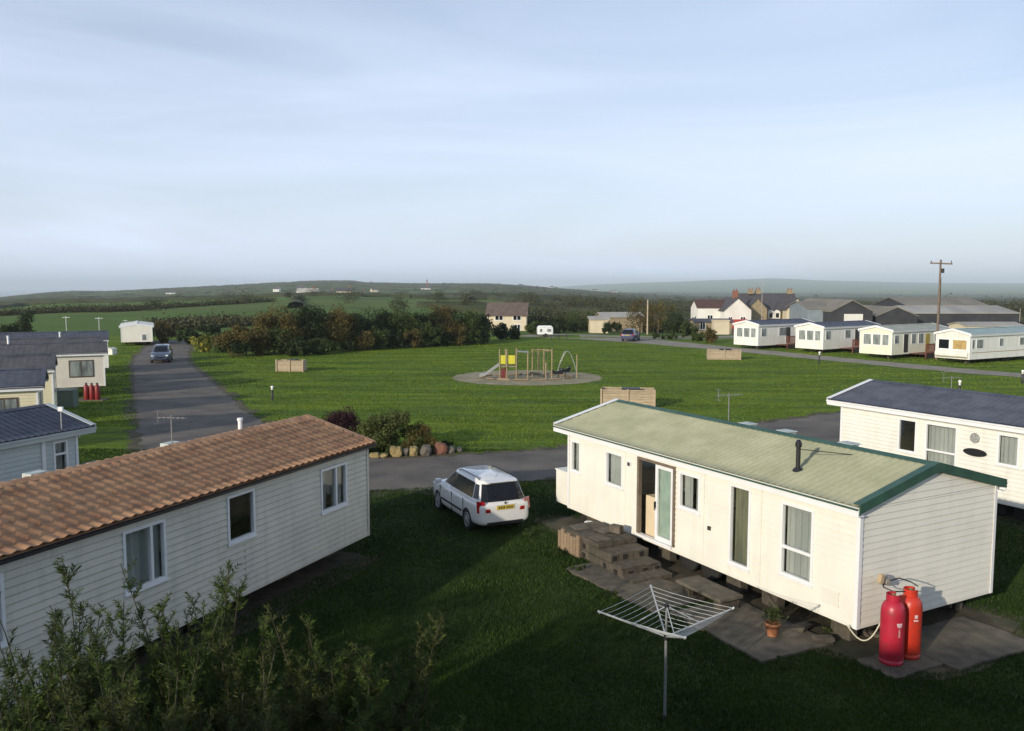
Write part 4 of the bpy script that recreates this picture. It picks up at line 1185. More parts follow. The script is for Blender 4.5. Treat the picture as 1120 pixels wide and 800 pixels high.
make_car('dark blue car parked beside the wooden pole beyond the field', (bx, by, 0.02), R(70), PN)

# ------------------------------------------------------------------ aerials, posts, bollards
AERIAL = mat('dull_aerial_metal', (.30, .30, .29), (.2, .2, .2), rough=.5, metal=.4)
def tv_aerial(lb, loc, h, rz, n=7, s=1.0, sticks=True):
    t = empty('tv_aerial', loc, rz, lb, 'tv aerial', 'television aerials')
    m = MB(); m.tube((0, 0, 0), (0, 0, h), 0.013, n=8); m.build('mast', AERIAL, t)
    m = MB(); m.tube((-0.45 * s, 0, h - .05), (0.45 * s, 0, h - .05), 0.007, n=6)
    for i in range(n):
        x = (-0.42 + 0.84 * i / (n - 1)) * s
        m.tube((x, -0.16 * s, h - .05), (x, 0.16 * s, h - .05), 0.006, n=6)
    for z in (-.17, .10): m.tube((-.40 * s, -.16 * s, h + z), (-.40 * s, .16 * s, h + z), .006, n=6)
    m.tube((-.40 * s, 0, h - .17), (-.40 * s, 0, h + .10), .008, n=6)
    m.build('antenna', AERIAL, t)
    return t
def on_main(u, y, z): 
    c, s = math.cos(A_MAIN), math.sin(A_MAIN)
    return (1.59 + u * c - y * s, 23.53 + u * s + y * c, z)
ax = at_depth(745, 462, 23.0)
tv_aerial('tv aerial on a short mast behind the ridge of the pale green roof', on_main(3.5, 2.6, 3.0), 0.9, R(20), s=.8)
ax = at_depth(216, 480, 18.5)
c_, s_ = math.cos(A_LEFT), math.sin(A_LEFT)
lo = (-3.58 - 12.2 * c_, 20.84 - 12.2 * s_)
def on_left(u, y, z): return (lo[0] + u * c_ - y * s_, lo[1] + u * s_ + y * c_, z)
tv_aerial('tv aerial on the back slope of the terracotta roof', on_left(8.05, 2.15, 3.15), 0.75, R(-8), s=.75)
def on_right(u, y, z):
    c, s = math.cos(A_MAIN), math.sin(A_MAIN)
    return (11.263 + u * c - y * s, 28.943 + u * s + y * c, z)
tv_aerial('tv aerial on the dark blue roof near the lamp bollard', on_right(2.2, 2.6, 3.0), 0.65, R(10), s=.75)
sd = at_depth(59, 475, 22.6)
t = empty('satellite_mast', (sd[0], sd[1] + .4, 2.7), 0, 'short white mast with square sensor box on the blue grey caravan roof', 'mast')
m = MB(); m.tube((0, 0, 0), (0, 0, .55), .018, n=8); m.build('pole', GALV, t)
m = MB(); m.rbox((0, 0, .60), (.13, .08, .12)); m.build('sensor_box', WHITE, t, bevel=.01)
for i, (px, top, Y, lb) in enumerate(((72, 346, 66, 'thin tall aerial mast over the roadside caravans, left'), (108, 347, 66, 'thin tall aerial mast over the roadside caravans, by the white end wall'),
        (137, 350, 99, 'thin tall aerial mast on the small end-on caravan'), (149, 352, 101, 'aerial mast with a crossbar behind the small end-on caravan'))):
    x, y, z = at_depth(px, top, Y)
    zb = 2.9 if Y < 90 else 2.5
    tt = empty('aerial_mast', (x, y, zb), 0, lb, 'aerial mast', 'thin aerial masts')
    m = MB(); m.tube((0, 0, 0), (0, 0, z - zb), .028, n=6); m.build('pole', ALU, tt)
    m = MB(); m.tube((-.3, 0, z - zb - .1), (.3, 0, z - zb - .1), .02, n=6); m.build('crossbar', ALU, tt)
for (x, y, z, lb) in ((5, 41, 0, 0),):
    pass
for (px, Y, zt, lb) in ((8, 50.3, 3.65, 'short white flue on the charcoal roof, left of the others'), (65, 57.5, 3.5, 'short white flue on the charcoal roof behind')):
    x = (px - 560) / F * Y
    m = MB(); m.tube((0, 0, 0), (0, 0, .55), .06, n=12); m.tube((0, 0, .53), (0, 0, .58), .08, n=12)
    o = m.build('roof_flue', WHITE); o.location = (x, Y, zt - .5); setp(o, lb, 'flue')

def bollard(lb, x, y, h=0.85):
    t = empty('lamp_bollard', (x, y, 0), 0, lb, 'bollard', 'lamp bollards')
    m = MB(); m.lathe([(.085, 0), (.085, .03), (.07, .04), (.07, h * .72)], n=16); m.build('post', BLACK, t)
    m = MB(); m.lathe([(.062, h * .72), (.062, h * .88)], n=16); m.build('lens', mat('opal_lens', (.75, .74, .66), rough=.3), t)
    m = MB(); m.lathe([(.09, h * .88), (.095, h * .93), (.06, h * .99), (.01, h)], n=16); m.build('cap', WHITE, t)
bollard('dark lamp bollard on the grass left of the field', *gp(298, 438), 0.85)
bollard('lamp bollard at the far edge of the field by the decks', *gp(896, 398), 1.05)
bollard('lamp bollard just visible behind the dark blue roof', *gp(1049, 436), 1.1)
bollard('lamp bollard near the road edge right of the track', *gp(1118, 420), 0.95)

# timber bin screens
def bin_screen(lb, x, y, w_, d_, h, rz):
    t = empty('bin_screen', (x, y, 0), rz, lb, 'timber screen', 'low timber screens on the field')
    def pan(name, x0, x1, y0, y1):
        m = MB(); z = 0.03
        while z < h - 0.05:
            m.box(x0, x1, y0, y1, z, min(z + 0.135, h)); z += 0.145
        return m.build(name, WOODP, t, bevel=.004)
    pan('panel', -w_ / 2, w_ / 2, -d_ / 2, -d_ / 2 + .03); pan('panel', -w_ / 2, w_ / 2, d_ / 2 - .03, d_ / 2)
    pan('panel', -w_ / 2, -w_ / 2 + .03, -d_ / 2 + .031, d_ / 2 - .031); pan('panel', w_ / 2 - .03, w_ / 2, -d_ / 2 + .031, d_ / 2 - .031)
    for sx in (-1, 0, 1):
        m = MB(); m.box(sx * w_ / 2 - .05, sx * w_ / 2 + .05, -d_ / 2 - .07, -d_ / 2 - .002, 0, h + .04); m.build('post', WOODP, t)
    m = MB(); m.rbox((w_ * .05, 0, h - .02), (w_ * .35, d_ * .5, .12)); m.build('bin_lid', BLACK, t, bevel=.02)
bin_screen('pale timber bin screen on the grass before the olive trees', -17.3, 66.9, 2.1, 1.0, 0.92, R(-4))
bin_screen('pale timber bin screen just beyond the pale green roof', 6.45, 47.2, 2.9, 1.3, 0.98, R(-9))
bin_screen('pale timber bin screen by the far track', 19.3, 77.9, 2.85, 1.3, 0.95, R(-6))

# red bottles, box and bins by the roadside caravans
def small_bottle(lb, x, y, h=1.3, r_=.19, c_=None):
    t = empty('gas_bottle', (x, y, 0), 0, lb, 'gas bottle', 'red gas bottles by the roadside caravans')
    m = MB(); m.lathe([(r_ * .95, 0), (r_, .03), (r_, h * .82), (r_ * .8, h * .92), (.05, h)], n=18); m.build('cylinder', mat('red_bottle_far', (.24, .015, .015), (.17, .012, .012), rough=.4), t)
    m = MB(); m.tube((0, 0, h - .02), (0, 0, h + .1), .06, n=10); m.build('collar', STEEL, t)
for i, px in enumerate((95, 101, 107)):
    x, y = gp(px, 438.5)
    small_bottle(['left bottle of the three red ones under the cream caravan corner', 'middle bottle of the three red ones under the cream caravan corner', 'right bottle of the three red ones under the cream caravan corner'][i], x, y, .95, .15)
small_bottle('lone red gas bottle beside the pale yellow caravan', *gp(58, 446), 0.9, .15)
m = MB(); m.rbox((0, 0, .45), (.95, .6, .9)); m.prism([(-.52, -.34, .905), (.52, -.34, .905), (.52, .34, .97), (-.52, .34, .97)], (0, 0, .04)); o = m.build('storage_box', mat('grey_green_plastic', (.13, .17, .14), rough=.5), bevel=.02)
x, y = gp(71, 446); o.location = (x, y + .3, 0); setp(o, 'grey green storage box by the red bottles', 'storage box')
m = MB(); m.box(-.9, .9, -.5, .5, 0, .07); o = m.build('paving_slab', CONC, bevel=.01); x, y = gp(100, 438); o.location = (x, y, 0); setp(o, 'pale slab beneath the three red bottles', 'paving slab')
m = MB()
for i in range(9): m.box(i * .12, i * .12 + .03, 0, .03, 0, .95)
m.box(0, 1.0, .031, .06, .85, .92); m.box(0, 1.0, .031, .06, .1, .16)
o = m.build('handrail', WHITE); o.location = (-20.0, 37.2, 0); setp(o, 'short pale railing between the pale yellow caravans', 'railing')
# posts behind the main caravan at the right one
for (u, lb) in ((0.85, 'squat brown timber block at the far side of the blue roofed caravan wall'), (2.95, 'squat brown timber block below the split window')):
    p_ = on_right(u, -1.3, 0)
    m = MB(); m.box(-.55, .25, -.2, .2, 0, .9); m.box(.05, .25, -.2, .2, .903, 1.12); o = m.build('gas_locker', WOOD, bevel=.01); o.location = p_; o.rotation_euler = (0, 0, A_MAIN); setp(o, lb, 'timber box')
for (u, o_) in ((9.0, .5),):
    t = empty('low_wall', (15.3, 20.5, 0), A_MAIN, 'low block wall beside the blue roofed caravan', 'wall')
    courses('wall_blocks', -1.8, 2.2, -.2, .1, .38, t)
    m = MB(); m.rbox((.2, -.05, .41), (4.0, .36, .05)); m.build('coping', CONC, t, bevel=.01)

# ------------------------------------------------------------------ playground
YEL = mat('yellow_panel', (.62, .58, .06), (.55, .5, .05), rough=.4)
REDP = mat('dark_red_panel', (.16, .02, .02), rough=.5)
PY = 61.6
def px2x(px, Y=PY): return (px - 560) / F * Y
PW2 = mat('play_timber', (0.34, 0.27, 0.15), (0.24, 0.19, 0.11), rough=0.85, scale=4, stretch=(1, 1, 6))
t = empty('climbing_tower', (px2x(556), PY, 0), 0, 'wooden play tower with yellow panels and a metal slide', 'play tower')
for (x, y, h) in ((-.62, -.5, 2.15), (.58, -.6, 2.25), (-.2, .55, 2.1), (.62, .6, 2.15), (-.1, -.55, 2.15)):
    m = MB(); m.tube((x, y, 0), (x, y, h), .05, n=10); m.build('post', PW2, t)
m = MB(); m.box(-.65, .62, -.45, .5, .86, .92); m.build('platform', PW2, t)
m = MB(); m.box(-.55, -.2, -.52, -.49, 1.1, 1.72); m.build('panel', YEL, t)
m = MB(); m.box(.0, .48, -.52, -.49, 1.1, 1.72); m.build('panel', YEL, t)
m = MB(); m.box(-.52, -.2, -.52, -.49, .1, .75); m.build('panel', REDP, t)
m = MB(); m.prism([(-.66, -.3, .93), (-1.75, -.3, .18), (-2.1, -.3, .16), (-2.1, -.3, .20), (-1.73, -.3, .24), (-.66, -.3, .99)], (0, .5, 0))
m.prism([(-.66, -.34, .93), (-1.75, -.34, .18), (-2.1, -.34, .16), (-2.1, -.34, .32), (-1.7, -.34, .38), (-.66, -.34, 1.15)], (0, .035, 0))
m.prism([(-.66, .205, .93), (-1.75, .205, .18), (-2.1, .205, .16), (-2.1, .205, .32), (-1.7, .205, .38), (-.66, .205, 1.15)], (0, .035, 0)); m.build('slide', GALV, t)
m = MB()
for k in range(5): m.tube((.55, -.55, .2 + k * .18), (.6, .55, .2 + k * .18), .02, n=6)
m.build('ladder', GALV, t)
t = empty('overhead_ladder', (px2x(571), PY + .2, 0), 0, 'overhead ladder between the yellow tower and the next frame', 'climbing frame')
for (x, y) in ((.42, -.4), (.42, .4)):
    m = MB(); m.tube((x, y, 0), (x, y, 1.85), .05, n=10); m.build('post', PW2, t)
m = MB()
for y in (-.4, .4): m.tube((-.35, y, 1.95), (.5, y, 1.9), .03, n=8)
for k in range(5): m.tube((-.3 + k * .18, -.4, 1.94), (-.3 + k * .18, .4, 1.94), .018, n=6)
m.build('rungs', GALV, t)
t = empty('swing_frame', (px2x(593), PY, 0), R(6), 'timber climbing frame with ropes in the middle of the play area', 'climbing frame')
for (x, y, h) in ((-.6, .8, 2.1), (-.15, .9, 2.1), (.25, .8, 2.1), (.62, -.7, 2.2), (.2, -.6, 1.2)):
    m = MB(); m.tube((x, y, 0), (x, y, h), .055, n=10); m.build('post', PW2, t)
m = MB(); m.tube((-.6, .8, 2.02), (.62, .8, 2.02), .035, n=8); m.tube((.1, -.7, 2.05), (.65, -.7, 2.05), .035, n=8); m.tube((.62, -.7, 2.05), (.25, .8, 2.02), .035, n=8); m.build('top_bar', PW2, t)
m = MB()
for k in range(6):
    m.tube((-.5 + k * .2, .8, 2.0), (-.4 + k * .17, .2, .4), .01, n=5)
m.build('rope_net', mat('rope', (.2, .17, .12)), t)
m = MB(); m.rbox((-.45, .2, .35), (.7, .9, .08), (0, .1, 0)); m.build('deck', STEEL, t)
t = empty('arch_climber', (px2x(621), PY, 0), 0, 'arched rope climber with end post, right of the play area', 'climbing frame')
m = MB(); m.tube((.68, 0, 0), (.68, 0, 1.75), .05, n=10); m.build('post', PW2, t)
m = MB(); m.path([(-.75 + 1.5 * i / 12, .1, .2 + 1.75 * math.sin(math.pi * i / 12)) for i in range(13)], .014, 6)
m.path([(-.75 + 1.5 * i / 12, .9, .2 + 1.75 * math.sin(math.pi * i / 12)) for i in range(13)], .014, 6); m.build('arch', GALV, t)
for (px, dy, lb) in ((610, -.6, 'dark spring rider, nearer of the two'), (619, .9, 'dark spring rider, farther of the two')):
    t = empty('spring_rider', (px2x(px), PY + dy, 0), R(20), lb, 'spring rider', 'spring riders')
    m = MB(); m.path([(.09 * math.cos(a), .09 * math.sin(a), .02 + a * .011) for a in np.linspace(0, 31, 80)], .012, 5); m.build('spring', STEEL, t)
    m = MB(); m.prism([(-.4, -.06, .38), (.35, -.06, .36), (.48, -.06, .62), (.38, -.06, .85), (.18, -.06, .62), (-.2, -.06, .60), (-.45, -.06, .72)], (0, .12, 0)); m.build('body', BLACK, t, bevel=.02)
    m = MB(); m.tube((.25, -.2, .72), (.25, .2, .72), .015, n=6); m.build('handlebar', GALV, t)
# border logs
m = MB()
for i in range(16):
    a0 = 2 * math.pi * i / 16 + .1
    m.tube((1.1 + 4.2 * math.cos(a0) * .8, 62.2 + 3.6 * math.sin(a0) * .55, .06), (1.1 + 4.2 * math.cos(a0 + .3) * .8, 62.2 + 3.6 * math.sin(a0 + .3) * .55, .06), .06, n=8)
o = m.build('log_edging', WOOD); setp(o, 'ring of low log edging around the play equipment', 'log edging')
# ------------------------------------------------------------------ buildings beyond the field
STONE = mat('tan_stone', (0.36, 0.29, 0.18), (0.24, 0.19, 0.12), rough=0.95, scale=3, bump=0.5, bscale=8, detail=8)
RENDER = mat('white_render', (0.78, 0.76, 0.70), (0.68, 0.66, 0.60), rough=0.8, scale=0.6, bump=0.2)
CREAMR = mat('cream_render', (0.66, 0.58, 0.42), (0.58, 0.50, 0.36), rough=0.85, scale=0.6, bump=0.2)
SLATE = mat('slate', (0.10, 0.095, 0.10), (0.055, 0.052, 0.058), rough=0.75, scale=2.5, bump=0.3, stretch=(1, 1, 2))
BROWNT = mat('brown_tiles', (0.17, 0.125, 0.10), (0.11, 0.08, 0.065), rough=0.85, scale=1.5, bump=0.3)
REDT = mat('rust_red_roof', (0.11, 0.058, 0.045), (0.08, 0.045, 0.04), rough=0.85, scale=1.2, bump=0.3)
REDPAINT = mat('red_paint_boards', (0.45, 0.05, 0.035), (0.34, 0.04, 0.03), rough=0.6, scale=2)
SHEETL = mat('pale_fibre_cement_roof', (0.42, 0.41, 0.37), (0.30, 0.29, 0.26), rough=0.85, scale=0.3, bump=0.2, stretch=(1, 0.2, 1))
SHEETB = mat('brownish_sheet_roof', (0.25, 0.225, 0.18), (0.18, 0.165, 0.135), rough=0.85, scale=0.3, bump=0.2)
SHEETD = mat('dark_sheet_cladding', (0.045, 0.045, 0.05), (0.03, 0.03, 0.034), rough=0.6, scale=0.8)
SHEETS = mat('blue_grey_sheet', (0.26, 0.31, 0.34), (0.19, 0.23, 0.26), rough=0.6, scale=0.5)
BRICKR = mat('red_brick', (0.30, 0.13, 0.08), (0.20, 0.09, 0.06), rough=0.9, scale=6, bump=0.3)

def building(name, lb, cat, loc, rz, w_, d_, eh, rh, wallm, roofm, axis='x', wins=(), chims=(), doors=(), over=0.25, group=None, gablem=None, detail=True, winframe=WHITE):
    """w_ along local x, d_ along local y, front at y=-d_/2; ridge along axis"""
    t = empty(name, loc, rz, lb, cat, group)
    hw, hd = w_ / 2, d_ / 2
    m = MB(); m.box(-hw, hw, -hd, hd, -1.5, eh)
    if axis == 'x':
        m.prism([(-hw, -hd, eh), (-hw, hd, eh), (-hw, 0, rh - .02)], (w_, 0, 0), 1 if gablem else 0)
        e = over; sl = (rh - eh) / hd
        m.build('wall', [wallm, gablem or wallm], t)
        m = MB()
        for s in (-1, 1):
            m.prism([(-hw - e, s * (hd + e), eh - sl * e), (-hw - e, 0, rh), (-hw - e, 0, rh + .14), (-hw - e, s * (hd + e), eh - sl * e + .14)], (w_ + 2 * e, 0, 0))
    else:
        m.prism([(-hw, -hd, eh), (hw, -hd, eh), (0, -hd, rh - .02)], (0, d_, 0), 1 if gablem else 0)
        e = over; sl = (rh - eh) / hw
        m.build('wall', [wallm, gablem or wallm], t)
        m = MB()
        for s in (-1, 1):
            m.prism([(s * (hw + e), -hd - e, eh - sl * e), (0, -hd - e, rh), (0, -hd - e, rh + .14), (s * (hw + e), -hd - e, eh - sl * e + .14)], (0, d_ + 2 * e, 0))
    ro = m.build('roof', roofm, t)
    for (side, u0, u1, z0, z1) in wins:
        xf = {'f': lambda u, o, z: (u, -hd - o, z), 'l': lambda u, o, z: (-hw - o, -u, z), 'r': lambda u, o, z: (hw + o, u, z)}[side]
        a = MB(xf); a.box(u0 - .09, u1 + .09, 0, .06, z0 - .09, z0); a.box(u0 - .09, u1 + .09, 0, .06, z1, z1 + .09); a.box(u0 - .09, u0, 0, .06, z0, z1); a.box(u1, u1 + .09, 0, .06, z0, z1)
        a.box((u0 + u1) / 2 - .04, (u0 + u1) / 2 + .04, 0, .05, z0, z1)
        fo = a.build('window', winframe, t)
        a = MB(xf); a.box(u0, u1, .003, .02, z0, z1); a.build('pane', DARKGLASS, fo)
    for (side, u0, u1, z1) in doors:
        xf = {'f': lambda u, o, z: (u, -hd - o, z), 'l': lambda u, o, z: (-hw - o, -u, z), 'r': lambda u, o, z: (hw + o, u, z)}[side]
        a = MB(xf); a.box(u0, u1, .003, .05, 0, z1); a.build('door', STEEL if cat == 'barn' else WOOD, t)
    for (x, y, z0, z1, s) in chims:
        m = MB(); m.box(x - s, x + s, y - s * .7, y + s * .7, z0, z1); m.box(x - s - .06, x + s + .06, y - s * .7 - .06, y + s * .7 + .06, z1 + .002, z1 + .12)
        co = m.build('chimney', STONE if wallm is STONE else BRICKR, ro)
        m = MB()
        for q in (-.5, .5): m.tube((x + q * s, y, z1 + .12), (x + q * s, y, z1 + .5), .11, .09, 10)
        m.build('chimney_pot', BRICKR, co)
    return t

def FX(px, Y): return (px - 560) / F * Y
def FZ(py, Y): return CAM_H + slope_of(py) * Y
# white farmhouse wing, gable and red lean-to
Y = 160.0
g0 = -2.3
building('farmhouse', 'white rendered farmhouse wing with rust red roof, left end of the farm', 'house', (FX(779, Y), Y + 3, g0), 0, 5.6, 6, FZ(337, Y) - g0, FZ(329, Y) - g0, RENDER, REDT, wins=[('f', -.9, 0, 2.6, 3.6)], over=.15)
building('farmhouse', 'white gabled farmhouse facing the field with a red lean-to below', 'house', (FX(801, Y), Y + 1, g0), 0, 5.0, 9, FZ(339, Y) - g0, FZ(326, Y) - g0, RENDER, SLATE, axis='y', wins=[('f', -1.6, -1.0, 2.6, 3.4), ('f', .6, 1.4, 2.6, 3.4)], chims=[(0, -2.5, FZ(328, Y) - g0, FZ(319, Y) - g0, .45)])
m = MB(); m.box(-2, 2, -1.0, 1, 0, 1.3); o = None
t = empty('lean_to', (FX(800, Y), Y - 5.2, g0), 0, 'low lean-to with bright red sloping roof below the white gable', 'lean-to')
m = MB(); m.box(-1.7, 1.7, -1.4, 1.6, 0, 1.5); m.build('wall', SLATE, t)
m = MB(); m.prism([(-1.9, -1.6, 1.45), (-1.9, 1.55, 2.9), (-1.9, 1.55, 3.0), (-1.9, -1.6, 1.55)], (3.8, 0, 0)); m.build('roof', REDPAINT, t)
# long stone house with two gables and dormers
bw = FX(878, Y) - FX(812, Y); cx = (FX(878, Y) + FX(812, Y)) / 2
big = building('farmhouse', 'long tan stone farmhouse with dark slate roof, two front gables and white dormers', 'house', (cx, Y + 6, g0), 0, bw, 7, FZ(341, Y) - g0, FZ(322, Y) - g0, STONE, SLATE,
         chims=[(FX(829, Y) - cx, -.5, FZ(322, Y) - g0, FZ(319, Y) - g0 + .2, .5), (FX(838, Y) - cx, 0, FZ(322, Y) - g0, FZ(317.5, Y) - g0, .45), (FX(874, Y) - cx, 0, FZ(322, Y) - g0, FZ(320, Y) - g0 + .3, .5)])
for (px, wm_) in ((828, STONE), (871, CREAMR)):
    x = FX(px, Y) - cx
    e_, r_ = FZ(339, Y) - g0, FZ(327, Y) - g0
    m = MB(); m.box(x - 1.9, x + 1.9, -6, -3.55, -1, e_); m.prism([(x - 1.9, -6, e_), (x + 1.9, -6, e_), (x, -6, r_)], (0, 4.5, 0)); m.build('gable_wing', wm_, big)
    m = MB()
    for s in (-1, 1): m.prism([(x + s * 2.1, -6.15, e_ - .15), (x, -6.15, r_ + .02), (x, -6.15, r_ + .16), (x + s * 2.1, -6.15, e_)], (0, 5.5, 0))
    m.build('gable_roof', SLATE, big)
for px in (846, 853):
    x = FX(px, Y) - cx
    m = MB(); m.box(x - .55, x + .55, -4.3, -2.4, FZ(349, Y) - g0, FZ(342, Y) - g0); m.prism([(x - .65, -4.35, FZ(342, Y) - g0), (x + .65, -4.35, FZ(342, Y) - g0), (x, -4.35, FZ(339.5, Y) - g0)], (0, 2, 0)); d_ = m.build('dormer', RENDER, big)
    m = MB(); m.box(x - .3, x + .3, -4.33, -4.31, FZ(348, Y) - g0, FZ(343, Y) - g0); m.build('pane', DARKGLASS, d_)
# low stone outbuilding
building('outbuilding', 'low tan stone outbuilding in front of the white farmhouse', 'outbuilding', (FX(777, 132), 132, -.9), 0, 5.6, 4, FZ(352, 132) + .9, FZ(349.5, 132) + .9, STONE, SLATE, wins=[('f', -2.0, -1.3, 1.1, 2.2)])
m = MB(); m.box(-1.1, 1.1, -.8, .8, 0, 2.1); m.box(-1.2, 1.2, -.9, .9, 2.102, 2.25); o = m.build('wall_block', CREAMR, bevel=.03); o.location = (FX(788, 124), 124, -.4); setp(o, 'small pale pink block hut right of the stone outbuilding', 'hut')
# barns
def barn(lb, px0, px1, Y, base, eave_py, ridge_py, d_, wm_, rm_, axis='x', doors=(), rz=0, gm=None, wins=()):
    x0, x1 = FX(px0, Y), FX(px1, Y)
    return building('barn', lb, 'barn', ((x0 + x1) / 2, Y + d_ / 2, base), rz, x1 - x0, d_, FZ(eave_py, Y) - base, FZ(ridge_py, Y) - base, wm_, rm_, axis=axis, doors=doors, gablem=gm, over=.2, wins=wins)
barn('blue grey sheet clad barn with brownish roof between the farmhouse and the dark gable', 883, 909, 150, -1.8, 338, 331, 12, SHEETS, SHEETB)
barn('dark gabled barn with a pale doorway panel', 909, 954, 146, -1.8, 341, 329, 22, SHEETD, SHEETB, axis='y')
m = MB(); m.box(-1.6, 1.6, -.06, 0, -.4, 1.7); o = m.build('doorway_panel', RENDER); o.location = (FX(933, 146), 145.99, -.7 + 1.0); setp(o, 'pale rectangular panel leaning on the dark barn front', 'panel')
barn('long barn with pale fibre cement roof and dark open side', 1000, 1113, 150, -1.8, 343, 336, 14, SHEETD, SHEETL)
barn('dark gabled shed at the left end of the long pale roofed barn', 958, 1003, 147, -1.8, 346, 336.5, 16, SHEETD, SHEETB, axis='y')
barn('tall brown roofed barn rising behind the long pale one', 990, 1078, 185, -1.6, 334, 326.5, 16, SHEETD, SHEETB)
barn('low pale roofed shed between the far caravans and the barns', 1058, 1120, 118, -.3, 357, 354, 5, CREAMR, SHEETL)
# bungalow
Yb = 128
building('bungalow', 'cream bungalow with brown tiled roof at the end of the olive trees', 'house', (FX(555.5, Yb), Yb + 4, terrain(0, Yb) - .3), R(-3), 5.9, 7, FZ(347, Yb) + .5, FZ(334.5, Yb) + .5, CREAMR, BROWNT,
         wins=[('f', -1.7, -.6, 1.9, 2.6), ('f', 1.0, 2.1, 1.9, 2.6), ('f', 1.2, 2.0, .3, 1.2)])
# white shed/trailer and fence
t = empty('white_trailer', (*gp(596, 369), 0.02), R(5), 'small rounded white trailer at the end of the track', 'trailer')
m = MB(); m.box(-1.0, 1.0, -.7, .7, .35, 1.25); m.prism([(-1.0, -.7, 1.25), (1.0, -.7, 1.25), (.8, -.7, 1.5), (-.8, -.7, 1.5)], (0, 1.4, 0)); m.build('body', WHITE, t, bevel=.08)
m = MB(); m.box(-.75, -.45, -.72, -.702, .7, 1.1); m.box(.2, .75, -.72, -.702, .7, 1.1); m.build('window', SOFTGLASS, t)
for s in (-1, 1):
    m = MB(); m.lathe([(.2, -.06), (.26, 0), (.2, .06)], (0, s * .75, .26), 16, 'Y'); m.build('wheel', TYRE, t)
t = empty('rail_fence', (FX(595, 106), 106, 0), 0, 'short dark rail fence in front of the white trailer', 'fence')
for x in np.linspace(0, 2.8, 4):
    m = MB(); m.box(x - .05, x + .05, -.05, .05, 0, .75 if x < 2.7 else .95); m.build('post', STEEL, t)
m = MB(); m.box(0, 2.8, -.08, -.052, .5, .6); m.build('rail', STEEL, t)
building('shed', 'low pale walled shed with flat grey roof behind the track', 'shed', (FX(655, 125), 126, -.1), R(0), 2.6, 3, 2.0, 2.3, CREAMR, SHEETL)
building('shed', 'long low shed with pale sheet roof under the brown tree', 'shed', (FX(679, 134), 136, -.4), R(8), 6.5, 4, 2.3, 2.9, STONE, SHEETL)

# poles
def pole(lb, x, y, z0, h, arm=None, mt=WOOD, r_=.13):
    t = empty('utility_pole', (x, y, z0), 0, lb, 'pole')
    m = MB(); m.tube((0, 0, 0), (0, 0, h), r_, r_ * .7, 10); m.build('pole', mt, t)
    if arm:
        m = MB(); m.rbox((0, -.12, h - .35), (arm, .10, .12), (0, R(2), 0)); m.build('crossarm', mt, t)
        for x_ in (-arm / 2 + .1, 0, arm / 2 - .1):
            m = MB(); m.tube((x_, -.12, h - .30), (x_, -.12, h - .08), .045, .03, 8); m.build('insulator', STEEL, t)
        m = MB(); m.rbox((.12, -.2, h - 1.0), (.2, .2, .4)); m.tube((.1, 0, h - 1.6), (.12, 0, h * .45), .03, n=6); m.build('cable_box', STEEL, t)
    return t
ex, ey = gp(1027, 394)
_, _, ezp = at_depth(1027, 284, ey)
pole('tall electricity pole with crossarm beside the cream caravan on the right', ex, ey + .5, 0, ezp, 2.0, mat('grey_brown_pole', (.22, .16, .12), (.15, .11, .08), rough=.9, scale=4), .11)
x, y = gp(708, 366); _, _, zz = at_depth(708, 328, y)
pole('plain pale wooden pole beside the dark blue car', x, y, 0, zz, None, mat('pale_pole', (.50, .42, .30), (.4, .33, .24), rough=.9, scale=4), .12)
for (px, py, top, lb) in ((1116, 352, 338, 'short pale post right of the long barn'), (834, 330, 308, 'bare aerial mast behind the stone farmhouse chimney')):
    x, y, z = at_depth(px, top, 158)
    pole(lb, x, y, -2.3, z + 2.3, None, mat('grey_pole', (.4, .38, .34), rough=.9), .07)

